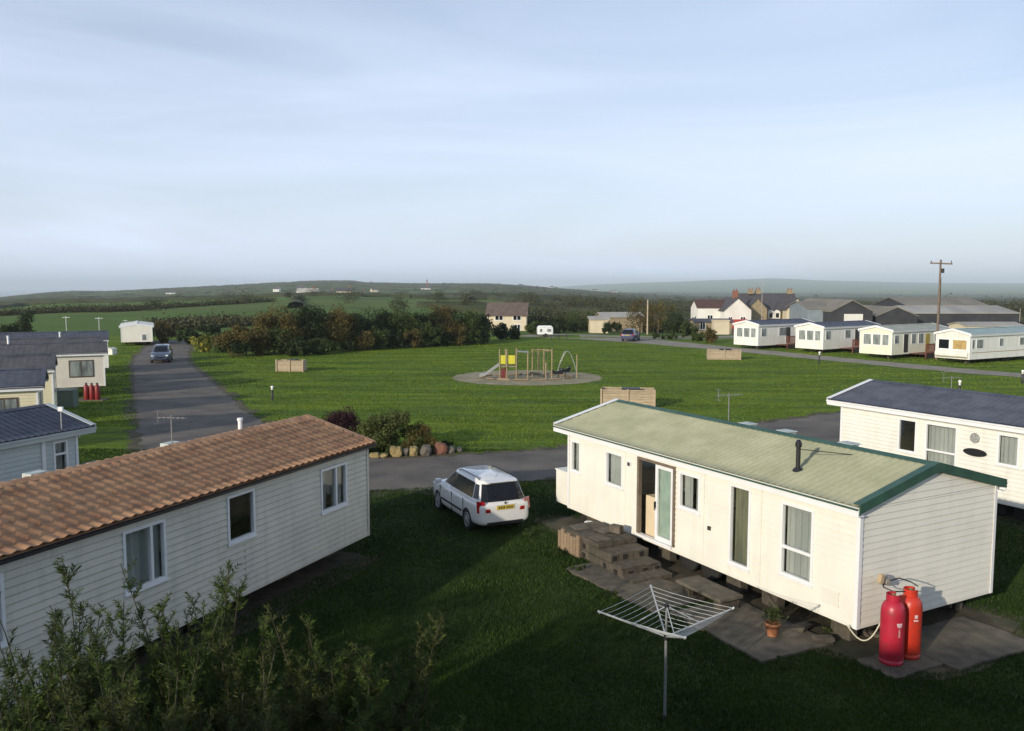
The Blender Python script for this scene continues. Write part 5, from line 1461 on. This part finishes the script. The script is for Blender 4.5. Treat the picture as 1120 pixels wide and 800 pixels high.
# ------------------------------------------------------------------ vegetation
def crown_points(rng, n, clumps, rad, spread):
    C = clumps[rng.integers(0, len(clumps), n)]
    d = rng.normal(size=(n, 3)); d /= np.linalg.norm(d, axis=1, keepdims=True)
    r_ = rng.random(n) ** .45
    rr = rad[rng.integers(0, len(rad), n)] if np.ndim(rad) else rad
    return C + d * (r_ * spread)[:, None]
def make_tree(name, lb, cat, loc, w_, h, leafmat, n=3500, size=.2, seed=0, trunk=.25, group=None, density=26, squash=1.0, upd=0.3, base=0.12, depth=None):
    rng = np.random.default_rng(seed); rr = random.Random(seed)
    t = empty(name, loc, 0, lb, cat, group)
    hw = w_ / 2; hd = (depth or w_) / 2
    K = density
    cl = []
    while len(cl) < K:
        p_ = rng.uniform(-1, 1, 3)
        q = np.linalg.norm(p_)
        if q > 1 or q < .35: continue
        if p_[2] < -.2 and abs(p_[0]) > .75: continue
        k_ = rng.uniform(.80, 1.08)
        cl.append((p_[0] * hw * .82 * k_, p_[1] * hd * .82 * k_, h * (base + (1 - base) * .5) + p_[2] * h * (1 - base) * .43 * k_))
    cl = np.array(cl)
    sp = min(w_, h) * .215
    idx = rng.integers(0, K, n)
    d = rng.normal(size=(n, 3)); d /= np.linalg.norm(d, axis=1, keepdims=True)
    sc = rng.uniform(.6, 1.25, K)
    P = cl[idx] + d * (rng.random(n) ** .5 * sp * sc[idx])[:, None]
    P[:, 2] = np.maximum(P[:, 2], .08)
    leaves_np('crown', P, rng.uniform(size * .6, size * 1.4, n), leafmat, t, seed + 7, .6, upd)
    m = MB()
    tt = [(0, 0, 0), (rr.uniform(-.1, .1) * w_ * .3, 0, h * .25), (rr.uniform(-.1, .1) * w_ * .4, rr.uniform(-.1, .1), h * .5)]
    m.path(tt, [trunk * h * .08, trunk * h * .06, trunk * h * .045], 8)
    for i in range(min(9, K)):
        e_ = Vector(cl[i]); s_ = Vector(tt[1]).lerp(Vector(tt[2]), rr.random())
        mid = s_.lerp(e_, .5) + Vector((0, 0, h * .04))
        m.path([s_, mid, e_], [trunk * h * .035, trunk * h * .022, trunk * h * .008], 6)
    m.build('trunk', BARK, t)
    return t
# belt of trees behind the field
belt = [(268, 391, 355, 62, LF_OLIVE, 'broad rounded olive bush at the left end of the tree belt'), (300, 389, 338, 62, LF_OLIVE, 'tall olive brown tree second in the tree belt, above the pale timber screen'),
        (334, 387, 330, 58, LF_DARK, 'dark green tree peak of the left half of the tree belt'), (366, 385, 332, 52, LF_OLIVE, 'olive brown tree just right of the dark peak in the belt'),
        (396, 383, 336, 56, LF_DARK, 'dark tree in the middle of the tree belt'), (418, 381, 341, 42, LF_DARK, 'lower dark tree left of the gap in the belt'),
        (442, 380, 334, 48, LF_GREEN, 'mid green tree right of the gap in the belt'), (466, 379, 336, 40, LF_DARK, 'dark narrow tree in the right half of the belt'),
        (486, 378, 334, 42, LF_BROWN, 'brownish tree in the right half of the belt'), (508, 377, 336, 40, LF_GREEN, 'green tree second from the right end of the belt'),
        (525, 376, 341, 30, LF_DARK, 'last dark tree of the belt beside the cream bungalow')]
for i, (px, bpy_, tpy, wpx, lm, lb) in enumerate(belt):
    x, y = gp(px, bpy_); y += 2.0; x *= 1.02
    h = FZ(tpy, y) - terrain(x, y)
    make_tree('tree', lb, 'tree', (x, y, terrain(x, y)), wpx / F * y * 1.1, h, lm, 8200, .19, 40 + i, group='tree belt behind the playing field', density=34, base=-.02)
# lower skirt bushes in front of and left of the belt
sk = [(222, 386, 366, 26, LF_YELLOW, 'yellow flowering bush near the far end of the road'), (243, 387, 362, 34, LF_GREEN, 'green bush left of the olive tree belt'), (205, 378, 360, 30, LF_DARK, 'dark bush beyond the far end of the road'),
      (180, 377, 350, 30, LF_BROWN, 'brown and yellow bush right of the end-on caravan'), (225, 374, 352, 40, LF_DARK, 'dark thicket behind the yellow flowering bush'), (325, 391, 372, 30, LF_DARK, 'low dark bush at the foot of the dark peak tree'),
      (350, 389, 368, 36, LF_GREEN, 'low green bush at the foot of the belt, right of the dark peak'), (460, 381, 366, 26, LF_GREEN, 'low pale bush at the foot of the right half of the belt'), (548, 374, 353, 20, LF_DARK, 'dark round bush before the bungalow, left'),
      (562, 372, 357, 16, LF_DARK, 'small dark bush before the bungalow, right'), (28, 372, 339, 22, LF_DARK, 'dark lone tree beyond the charcoal roofs on the left'), (585, 367, 349, 26, LF_GREEN, 'round bush behind the white trailer'),
      (610, 365, 346, 30, LF_DARK, 'dark bush right of the white trailer'), (634, 363, 338, 36, LF_GREEN, 'green tree left of the pale walled shed'), (620, 364, 352, 30, LF_DARK, 'low hedge bush by the head of the track'),
      (668, 366, 350, 26, LF_DARK, 'dark bush between the pale walled shed and the blue car'), (700, 364, 328, 36, LF_BROWN, 'brown domed tree behind the plain pole, left half'), (720, 365, 325, 40, LF_OLIVE, 'tall olive brown tree right of the plain pole'),
      (735, 367, 338, 30, LF_DARK, 'dark tree at the right side of the olive brown tree'), (752, 369, 352, 26, LF_GREEN, 'bush left of the stone outbuilding'), (730, 372, 362, 40, LF_GREEN, 'low green bush on the verge beside the plain pole'),
      (776, 376, 358, 16, LF_OLIVE, 'conical olive shrub before the stone outbuilding'), (765, 374, 364, 20, LF_GREEN, 'low bush left of the conical shrub'), (8, 378, 352, 30, LF_DARK, 'dark shrub at the left edge behind the roofs')]
for i, (px, bpy_, tpy, wpx, lm, lb) in enumerate(sk):
    x, y = gp(px, bpy_); y = min(y + 1.5, 128); x = (px - 560) / F * y
    z = terrain(x, y)
    make_tree('bush' if FZ(tpy, y) - z < 3 else 'tree', lb, 'bush' if FZ(tpy, y) - z < 3 else 'tree', (x, y, z), wpx / F * y * 1.1, max(.8, FZ(tpy, y) - z), lm, 2200, .22, 140 + i, group='trees and bushes beyond the site', density=20, base=-.05)

for i, px in enumerate((262, 284, 306, 377, 398, 415, 432, 449, 472, 486, 500, 515, 527)):
    x, y = gp(px, float(np.interp(px, [262, 530], [391, 377]))); y += .6; x = (px - 560) / F * y
    make_tree('bush', 'low undergrowth bush at the foot of the tree belt, ' + ['left end', 'beneath the broad olive bush', 'beneath the second tree', 'right of the low green bush', 'beneath the middle dark tree', 'just left of the gap', 'in the gap', 'beneath the mid green tree', 'beneath the dark narrow tree', 'beneath the brownish tree', 'just right of the brownish tree', 'beneath the second last green tree', 'right end'][i], 'bush',
              (x, y, 0), 2.6, 1.9 + .5 * (i % 3), [LF_DARK, LF_OLIVE, LF_GREEN][i % 3], 1600, .2, 700 + i, group='undergrowth along the tree belt', density=16, base=-.05)
# rockery beside the road
make_tree('bush', 'dark purple leaved shrub behind the terracotta roof', 'shrub', (-7.3, 36.6, 0), 2.0, 1.45, LF_PURPLE, 5200, .075, 301, density=22, base=-.05)
make_tree('bush', 'bushy green shrub behind the boulders', 'shrub', (-5.2, 34.7, 0), 3.0, 1.7, leafm('pale_green_blades', (.13, .15, .04), (.055, .075, .02)), 11000, .085, 302, density=34, base=-.05, upd=2.0)
make_tree('bush', 'low olive shrub at the right of the rockery', 'shrub', (-3.8, 34.6, 0), 1.6, 1.1, LF_OLIVE, 5000, .07, 303, density=18, base=-.05, upd=1.0)
make_tree('bush', 'low green clump at the left foot of the rockery', 'shrub', (-6.1, 33.5, 0), 1.4, .8, LF_DARK, 3600, .07, 304, density=16, base=-.05)
RK1 = mat('ochre_boulder', (.33, .25, .11), (.17, .135, .065), rough=.95, scale=3, bump=.8, bscale=10)
RK2 = mat('reddish_boulder', (.22, .10, .065), (.12, .06, .04), rough=.95, scale=3, bump=.8, bscale=10)
RK3 = mat('grey_boulder', (.15, .135, .11), (.09, .082, .07), rough=.95, scale=3, bump=.8, bscale=10)
def boulder(lb, x, y, sx, sy, sz, mt, seed):
    bm = bmesh.new(); bmesh.ops.create_icosphere(bm, subdivisions=3, radius=.5)
    for v in bm.verts:
        p_ = v.co.copy()
        cu = max(abs(p_.x), abs(p_.y), abs(p_.z)) / .5
        p_ = p_ * (1 + .35 * (1 / max(cu, .58) - 1))
        k_ = 1 + .28 * noise.noise(p_ * 2.2 + Vector((seed * 7.1, 0, 0))) + .1 * noise.noise(p_ * 6 + Vector((seed, 0, 0)))
        v.co = Vector((p_.x * sx * k_, p_.y * sy * k_, p_.z * sz * k_))
    me = bpy.data.meshes.new('boulder'); bm.to_mesh(me); bm.free(); me.materials.append(mt)
    o = bpy.data.objects.new('boulder', me); col.objects.link(o); o.location = (x, y, sz * .38)
    setp(o, lb, 'boulder', 'boulders of the rockery')
for i, (px, py, sx, sz, mt, lb) in enumerate(((409, 502, .55, .3, RK1, 'flat ochre boulder closest to the ivory caravan'), (419, 502, .4, .25, RK1, 'small ochre boulder left of the big yellow one'), (432, 501, .62, .68, RK1, 'big square yellow boulder, leftmost tall one'), (443, 500, .3, .5, RK3, 'narrow grey stone between the two yellow boulders'),
        (452, 500, .48, .60, RK1, 'second yellow boulder from the left among the tall ones'), (465, 500, .55, .66, RK3, 'tan grey boulder left of the red one'), (481, 498, .68, .72, RK2, 'rounded reddish boulder of the rockery'), (493, 497, .4, .42, RK3, 'grey boulder right of the reddish one'), (502, 496, .3, .28, RK3, 'small grey stone at the right end of the rockery'))):
    x, y = gp(px, py); boulder(lb, x, y + .3, sx * .78, .4, sz * .72, mt, i + 1)

for i, (px, py, w_, h_, lm) in enumerate(((426, 500, .6, .5, LF_GREEN), (445, 498, .6, .8, LF_OLIVE), (459, 498, .5, .7, LF_GREEN), (473, 497, .5, .6, LF_OLIVE), (405, 497, .9, .7, LF_GREEN), (488, 493, .7, .5, LF_DARK))):
    x, y = gp(px, py)
    make_tree('plant', ['grassy plant between the flat and the big yellow boulder', 'olive plant behind the narrow grey stone', 'green plant between the second yellow and the tan boulder', 'olive plant left of the reddish boulder', 'green plant at the left end of the rockery', 'dark plant behind the right end stones'][i], 'plant', (x, y + .25, 0), w_, h_, lm, 900, .06, 330 + i, density=10, base=-.05, upd=1.5)
# willow like shrubs in the foreground
def willow(lb, x, y, h, spread, nst, seed, leafm_=LF_WILLOW, lsz=.062):
    rng = random.Random(seed); r_ = np.random.default_rng(seed)
    t = empty('willow_shrub', (x, y, 0), 0, lb, 'shrub', 'willow shrubs in the foreground')
    m = MB(); C, D = [], []
    for s in range(nst):
        a = rng.uniform(0, 2 * math.pi); sp = spread * rng.random() ** .6
        hh = h * rng.uniform(.62, 1.0)
        bx, by = math.cos(a) * sp * .25, math.sin(a) * sp * .25
        pts = []; bend = (rng.uniform(-.35, .35), rng.uniform(-.3, .3))
        for k in range(8):
            q = k / 7
            pts.append(Vector((bx + math.cos(a) * sp * .75 * q ** 1.3 + rng.uniform(-.03, .03) + bend[0] * q ** 3, by + math.sin(a) * sp * .75 * q ** 1.3 + rng.uniform(-.03, .03) + bend[1] * q ** 3, hh * q)))
        m.path(pts, [.014 * (1 - .8 * k / 7) + .002 for k in range(8)], 5)
        for k in range(44):
            q = rng.uniform(.2, 1.0) * 6.99
            i = int(q); p0 = pts[i].lerp(pts[i + 1], q - i)
            ta = rng.uniform(0, 2 * math.pi); tl = rng.uniform(.18, .5) * (1.15 - q / 9)
            dv = Vector((math.cos(ta), math.sin(ta), rng.uniform(.9, 2.2))).normalized()
            p1 = p0 + dv * tl
            m.tube(p0, p1, .004, .0015, 4, cap=False)
            nl = int(tl * 170)
            for j in range(nl):
                f_ = (j + .5) / nl
                p_ = p0.lerp(p1, f_)
                la = rng.uniform(0, 2 * math.pi)
                ld = (dv * .8 + Vector((math.cos(la), math.sin(la), .1)) * .75).normalized()
                ld.z -= .25; C.append(p_ + ld * lsz * .5); D.append(ld)
    C = np.array([tuple(c_) for c_ in C]); D = np.array([tuple(d_) for d_ in D])
    leaves_np('leaves', C, r_.uniform(lsz * .7, lsz * 1.4, len(C)), leafm_, t, seed, .17, 0, dirs=D * 3)
    m.build('stems', STEM, t)
    return t
LF_W2 = leafm('yellowing_narrow_leaves', (0.105, 0.120, 0.026), (0.038, 0.050, 0.012))
LF_W3 = leafm('grey_green_narrow_leaves', (0.075, 0.105, 0.030), (0.032, 0.050, 0.014))
ws = [(40, 690, 8.6, .55, 9, LF_W3, 'grey green shrub at the very left edge, before the ivory wall'), (75, 628, 8.8, .75, 15, LF_WILLOW, 'tall green shrub with one sprig reaching highest left of the twin window'),
      (125, 660, 8.4, .6, 12, LF_W3, 'grey green shrub below the twin paned window'), (212, 600, 9.0, .75, 16, LF_WILLOW, 'tallest green shrub, between the twin window and the small dark window'),
      (165, 705, 7.6, .8, 14, LF_WILLOW, 'dark green shrub low in front of the tallest one'), (280, 690, 8.2, .7, 13, LF_W2, 'yellowish shrub below the small dark window'),
      (340, 668, 8.4, .65, 12, LF_W2, 'thin yellow green shrub right of centre of the shrub row'), (385, 672, 8.5, .55, 10, LF_WILLOW, 'slender green shrub second from the right end of the row'), (432, 680, 8.8, .5, 10, LF_W2, 'rightmost yellow green shrub, out on the lawn'),
      (50, 735, 6.9, .8, 14, LF_WILLOW, 'low dark shrub in the bottom left corner'), (235, 745, 6.9, .8, 15, LF_W2, 'yellowish shrub at the bottom edge, under the tallest one'), (350, 750, 7.0, .75, 14, LF_WILLOW, 'low green shrub at the bottom edge right of centre of the row'), (130, 760, 6.6, .8, 14, LF_W2, 'brownish shrub at the bottom edge near the left corner'),
      (420, 760, 7.4, .5, 9, LF_WILLOW, 'small green shrub at the bottom edge, right end')]
for i, (px, tp, Y, sp, ns, lm, lb) in enumerate(ws):
    x, y, z = at_depth(px, tp, Y)
    willow(lb, x, y, z, sp, int(ns * (1.4 if px < 300 else 1.1)), 500 + i, lm)

# unseen house added behind the camera, its ridge height set to shade the lawn
hb = building('house', 'unseen white two storey house added behind the viewpoint to shade the lawn', 'house', (4.0, -6.5, 0), R(0), 34, 10, 5.3, 7.9, RENDER, SLATE)
for i, (x, h) in enumerate(((-15.5, 8.0), (-18.6, 8.6), (-21.5, 9.0), (-25, 9.3), (-28.5, 9.6), (-32, 10))):  # unseen tree row added out of view, heights chosen to shade the foreground
    make_tree('tree', ['first', 'second', 'third', 'fourth', 'fifth', 'last'][i] + ' unseen tall evergreen added to shade the lawn, left of the added house', 'tree', (x, -3.5 - (i % 2), 0), 4.6, h, LF_DARK, 14000, .30, 900 + i, group='unseen evergreens added to shade the lawn', density=60, base=-.02)

# distant hedges, woods and houses
def far_hedges():
    rng = random.Random(77)
    V, Fc = [], []
    c, s = math.cos(HROT), math.sin(HROT)
    def seg(u0, v0, u1, v1):
        Ls = math.hypot(u1 - u0, v1 - v0)
        n = max(2, int(Ls / 7))
        prev = None
        hb_ = rng.uniform(1.2, 1.9)
        for i in range(n + 1):
            q = i / n
            u = u0 + (u1 - u0) * q; v = v0 + (v1 - v0) * q
            x, y = u * c - v * s + rng.uniform(-1, 1), u * s + v * c + rng.uniform(-1, 1)
            if y < 150 or abs(x / y) > .78 or y > 3600: prev = None; continue
            z = terrain(x, y)
            h = hb_ * rng.uniform(.7, 1.5) 
            wd = rng.uniform(1.2, 2.6)
            dx, dy = -(v1 - v0) / Ls, (u1 - u0) / Ls
            nxx, nyy = dx * c - dy * s, dx * s + dy * c
            b = len(V)
            V.extend([(x - nxx * wd, y - nyy * wd, z - .5), (x - nxx * wd * .7, y - nyy * wd * .7, z + h * .75), (x, y, z + h), (x + nxx * wd * .7, y + nyy * wd * .7, z + h * .75), (x + nxx * wd, y + nyy * wd, z - .5)])
            if prev is not None:
                for k in range(4): Fc.append((prev + k, b + k, b + k + 1, prev + k + 1))
            prev = b
    U = 3600
    for k in range(-5, int(4200 / RH)):
        v = k * RH
        off = BW * .5 if k % 2 else 0
        j = -int(U / BW)
        while j * BW < U:
            u = j * BW + off
            x, y = u * c - v * s, u * s + v * c
            if y > 60 and abs(x / max(y, 1)) < 1.1:
                if rng.random() < .93 and math.hypot(x, y) > 260: seg(u, v, u + BW, v)
                if rng.random() < .85: seg(u, v, u, v + RH)
            j += 1
    for k in range(150):
        y = math.exp(rng.uniform(math.log(160), math.log(3000))); px = rng.uniform(430, 1160)
        x = (px - 560) / F * y; Lh = rng.uniform(50, 220) * (1 + y / 1500); an = R(rng.uniform(-14, 14)) if rng.random() < .8 else R(90)
        u, v = x * c + y * s, -x * s + y * c
        seg(u, v, u + Lh * math.cos(an), v + Lh * math.sin(an))
    o = np_mesh('far_hedgerows', np.array(V), np.array(Fc), mat('hedge_foliage', (.055, .065, .022), (.026, .034, .013), rough=.95, scale=.15, bump=.5, bscale=.8))
    setp(o, 'dark hedgerows dividing the far fields', 'hedgerows', kind='stuff')
far_hedges()
LF_FAR = leafm('far_foliage', (.060, .062, .022), (.030, .038, .015), trans=0)
def far_woods():
    rng = np.random.default_rng(5)
    P, S = [], []
    for i in range(1500):
        y = math.exp(rng.uniform(math.log(190), math.log(3400)))
        px = rng.uniform(-60, 1180)
        dens = .42 if 560 < px < 780 else (.02 if px < 280 else .14)
        if rng.random() > dens: continue
        x = (px - 560) / F * y
        z = terrain(x, y)
        k_ = max(1.0, y / 900)
        r_ = rng.uniform(1.8, 4.0) * min(k_, 2.2)
        hh = rng.uniform(2.5, 5.0) * min(k_, 1.3)
        n = 420 if y < 420 else (160 if y < 800 else 70)
        d = rng.normal(size=(n, 3)) * np.array([r_ * .55, r_ * .5, hh * .23]) + np.array([x, y, z + hh * .45])
        d[:, 2] = np.maximum(d[:, 2], z)
        P.append(d); S.append(np.full(n, .40 if y < 420 else (.6 if y < 800 else .9 * min(k_, 2.0))))
    o = leaves_np('far_trees', np.vstack(P), np.concatenate(S), LF_FAR, None, 9, .8)
    setp(o, 'scattered dark trees and scrub over the far fields', 'woodland', kind='stuff')
far_woods()
# scrub band just past the site
def scrub():
    rng = np.random.default_rng(15)
    P, S = [], []
    for (pa, ya, pb, yb, n_, hmax) in ((150, 126, 330, 150, 40, 1.5), (160, 135, 260, 150, 26, 1.9), (-30, 225, 150, 235, 50, 2.2), (130, 235, 300, 300, 50, 2.0), (570, 135, 760, 150, 60, 3.2), (560, 200, 800, 230, 70, 4), (880, 190, 1160, 210, 60, 5)):
        for i in range(n_):
            q = (i + rng.random()) / n_
            y = ya + (yb - ya) * q + rng.uniform(-3, 3); px = pa + (pb - pa) * q; x = (px - 560) / F * y; z = terrain(x, y)
            hh = hmax * rng.uniform(.5, 1.1)
            n = 150
            d = rng.normal(size=(n, 3)) * np.array([1.3, 1.0, hh * .28]) + np.array([x, y, z + hh * .4]); d[:, 2] = np.maximum(d[:, 2], z + .05)
            P.append(d); S.append(np.full(n, .45))
    o = leaves_np('scrub', np.vstack(P), np.concatenate(S), leafm('scrub_foliage', (.075, .07, .025), (.035, .042, .015), trans=.1), None, 19, .7)
    setp(o, 'rough dark scrub and hedge bushes along the edge of the site', 'scrub', kind='stuff')
scrub()
fh = [(304, 318, 900, 9, 'white far house left of the hilltop hamlet'), (331, 319, 950, 10, 'tall white far house with a pointed gable in the hamlet'), (338, 326, 820, 16, 'long white far building below the pointed gabled house'), (378, 324, 1000, 12, 'cream far house right of the blue green trees'),
      (395, 324, 1000, 10, 'white far house at the right of the hamlet'), (362, 322, 1050, 8, 'grey far house in the middle of the hamlet'), (466, 317, 1300, 14, 'isolated white far building with a tall chimney'), (188, 322, 1200, 12, 'low white far house on the left fields'),
      (603, 315, 1500, 7, 'tiny white far house on the right slope'), (670, 319, 2000, 26, 'pale far farm roofs below the blue hills'), (650, 316, 2200, 22, 'pale far shed near the foot of the blue hills'), (410, 319, 1300, 9, 'small grey far house above the hamlet')]
for i, (px, py, Y, w_, lb) in enumerate(fh):
    Y = 2450
    while Y > 650 and terrain(FX(px, Y), Y) > FZ(py + 1, Y): Y -= 10
    x = FX(px, Y)
    h = 3.2 if i not in (1,) else 5.5
    b = building('far_house', lb, 'house', (x, Y, terrain(x, Y) + .3), R(-8 + i * 3), w_, 7, h, h + 2.6, RENDER if i not in (3, 5, 11) else CREAMR, SLATE if i not in (2,) else SHEETL,
             wins=[('f', -w_ * .3, -w_ * .3 + 1.2, 1.2, 2.4), ('f', w_ * .2, w_ * .2 + 1.2, 1.2, 2.4)], chims=[(w_ * .3, 0, 4, h + 4.2, .5)] if i != 6 else [(2, 0, 4, 16, .8)], group='distant houses')

# mown grass blades on the near lawn
def near_grass():
    r = np.random.default_rng(2)
    n = 680000
    y = 10.5 + 24 * r.random(n) ** 1.5
    x = (r.random(n) * 2 - 1) * (.66 * y + 5)
    # leave the hard surfaces and the road clear
    keep = np.ones(n, bool)
    def inpoly(px, py, poly):
        c_ = np.zeros(len(px), bool); j = len(poly) - 1
        for i in range(len(poly)):
            xi, yi = poly[i]; xj, yj = poly[j]
            cond = ((yi > py) != (yj > py)) & (px < (xj - xi) * (py - yi) / (yj - yi + 1e-12) + xi)
            c_ ^= cond; j = i
        return c_
    for poly in ([(0.8, 23.6), (1.6, 21.8), (2.3, 19.8), (3.5, 18.6), (4.7, 17.3), (5.0, 16.0), (6.3, 14.4), (7.3, 14.1), (8.6, 14.8), (10.0, 16.3), (9.3, 17.3), (5, 25.3), (1.6, 24.2)],
                 [(-3.7, 20.6), (-7.3, 22.4), (-11.8, 12.4), (-8.0, 11.0)], [(11.3, 28.8), (14.8, 30.8), (20.8, 20.5), (17.2, 18.3)]):
        keep &= ~inpoly(x, y, poly)
    cl = [(-60, 40), (-15.6, 42), (-10.5, 33.0), (-5.6, 29.9), (1.5, 31.8), (8, 35.3), (17, 41.5), (28, 49)]
    for (a, b) in zip(cl[1:-1], cl[2:]):
        dx, dy = b[0] - a[0], b[1] - a[1]; L2 = dx * dx + dy * dy
        q = np.clip(((x - a[0]) * dx + (y - a[1]) * dy) / L2, 0, 1)
        keep &= np.hypot(x - a[0] - q * dx, y - a[1] - q * dy) > 2.75
    x, y = x[keep], y[keep]; n = len(x)
    patch = np.sin(x * 1.7 + 1.3 * np.sin(y * .9)) * np.sin(y * 1.3 + 1.1 * np.sin(x * .7))
    h = (.035 + .03 * r.random(n)) * (1 + .35 * patch)
    wd = (.006 + .004 * r.random(n)) * (1 + (y - 10) / 16)
    a = r.random(n) * 2 * math.pi; la = r.random(n) * 2 * math.pi; ln = h * .55 * r.random(n)
    V = np.zeros((n, 3, 3))
    V[:, 0, 0] = x - np.cos(a) * wd; V[:, 0, 1] = y - np.sin(a) * wd
    V[:, 1, 0] = x + np.cos(a) * wd; V[:, 1, 1] = y + np.sin(a) * wd
    V[:, 2, 0] = x + np.cos(la) * ln; V[:, 2, 1] = y + np.sin(la) * ln; V[:, 2, 2] = h
    o = np_mesh('grass_blades', V.reshape(-1, 3), np.arange(3 * n).reshape(-1, 3), mat('grass_blade', (.040, .078, .011), (.020, .045, .007), rough=.6, scale=.5, rnd=.35, spec=.2, trans=.2))  # blade colour darkened to carry part of the foreground shade
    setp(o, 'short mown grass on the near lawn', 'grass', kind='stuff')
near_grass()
def field_grass():
    r = np.random.default_rng(12)
    n = 330000
    y = 28 + 72 * r.random(n) ** 1.25
    x = (r.random(n) * 2 - 1) * .62 * y
    cl = np.sin(x * .9 + 2.1 * np.sin(y * .31)) * np.sin(y * .75 + 1.7 * np.sin(x * .27)) + .6 * np.sin(x * 3.1 + y * .7) * np.sin(y * 2.3 - x * .6)
    keep = r.random(n) < .55 + .4 * cl
    paths = [([(-42, 106), (-37.5, 93), (-31.3, 76), (-23.0, 58), (-15.6, 42), (-10.5, 33.0), (-5.6, 29.9), (1.5, 31.8), (8, 35.3), (17, 41.5), (28, 49)], 2.7), ([(60, 43), (40, 61.5), (31.3, 75), (23.8, 90), (15, 106)], 2.4)]
    for P_, wd in paths:
        for (a, b) in zip(P_[:-1], P_[1:]):
            dx, dy = b[0] - a[0], b[1] - a[1]; L2 = dx * dx + dy * dy
            q = np.clip(((x - a[0]) * dx + (y - a[1]) * dy) / L2, 0, 1)
            keep &= np.hypot(x - a[0] - q * dx, y - a[1] - q * dy) > wd
    keep &= np.hypot(x - 1.1, y - 62.4) > 5.4
    keep &= ~((x > 11) & (x < 22) & (y < 31)) & ~((x < -9) & (y < 40) & (x < -9 - (y - 28) * .2))
    x, y = x[keep], y[keep]; n = len(x)
    h = .03 + .04 * r.random(n); wd = .016 + .0005 * (y - 28) + .012 * r.random(n)
    a = r.random(n) * 2 * math.pi; la = r.random(n) * 2 * math.pi; ln = h * .6 * r.random(n)
    V = np.zeros((n, 3, 3))
    V[:, 0, 0] = x - np.cos(a) * wd; V[:, 0, 1] = y - np.sin(a) * wd
    V[:, 1, 0] = x + np.cos(a) * wd; V[:, 1, 1] = y + np.sin(a) * wd
    V[:, 2, 0] = x + np.cos(la) * ln; V[:, 2, 1] = y + np.sin(la) * ln; V[:, 2, 2] = h
    o = np_mesh('grass_tufts', V.reshape(-1, 3), np.arange(3 * n).reshape(-1, 3), mat('field_grass_tuft', (.150, .215, .020), (.060, .110, .012), rough=.6, scale=.35, stretch=(.35, 1.6, 1), contrast=(.38, .62), detail=8, rnd=.35, spec=.2, trans=.2))
    setp(o, 'rough grass tufts over the playing field', 'grass', kind='stuff')
field_grass()
rw = random.Random(61)
for i, (u, oo, w_, h_) in enumerate(((0.6, 1.6, .5, .22), (2.4, 1.75, .45, .2), (5.4, 2.3, .5, .18), (7.2, 2.05, .4, .2), (9.6, 1.6, .5, .2), (8.9, -.3, .5, .3), (3.6, 2.0, .4, .18))):
    make_tree('weed', ['low weeds at the far end of the worn path', 'low weeds at the corner of the timber plank facing', 'low weeds at the lawn edge of the long slab', 'low weeds between the two slabs', 'low weeds beside the gas bottle pad', 'weeds under the near corner of the cream caravan', 'low weeds in front of the block steps'][i], 'weeds',
              mloc(u, oo, 0), w_, h_, LF_GREEN, 260, .05, 800 + i, density=8, base=-.05, upd=1.5)
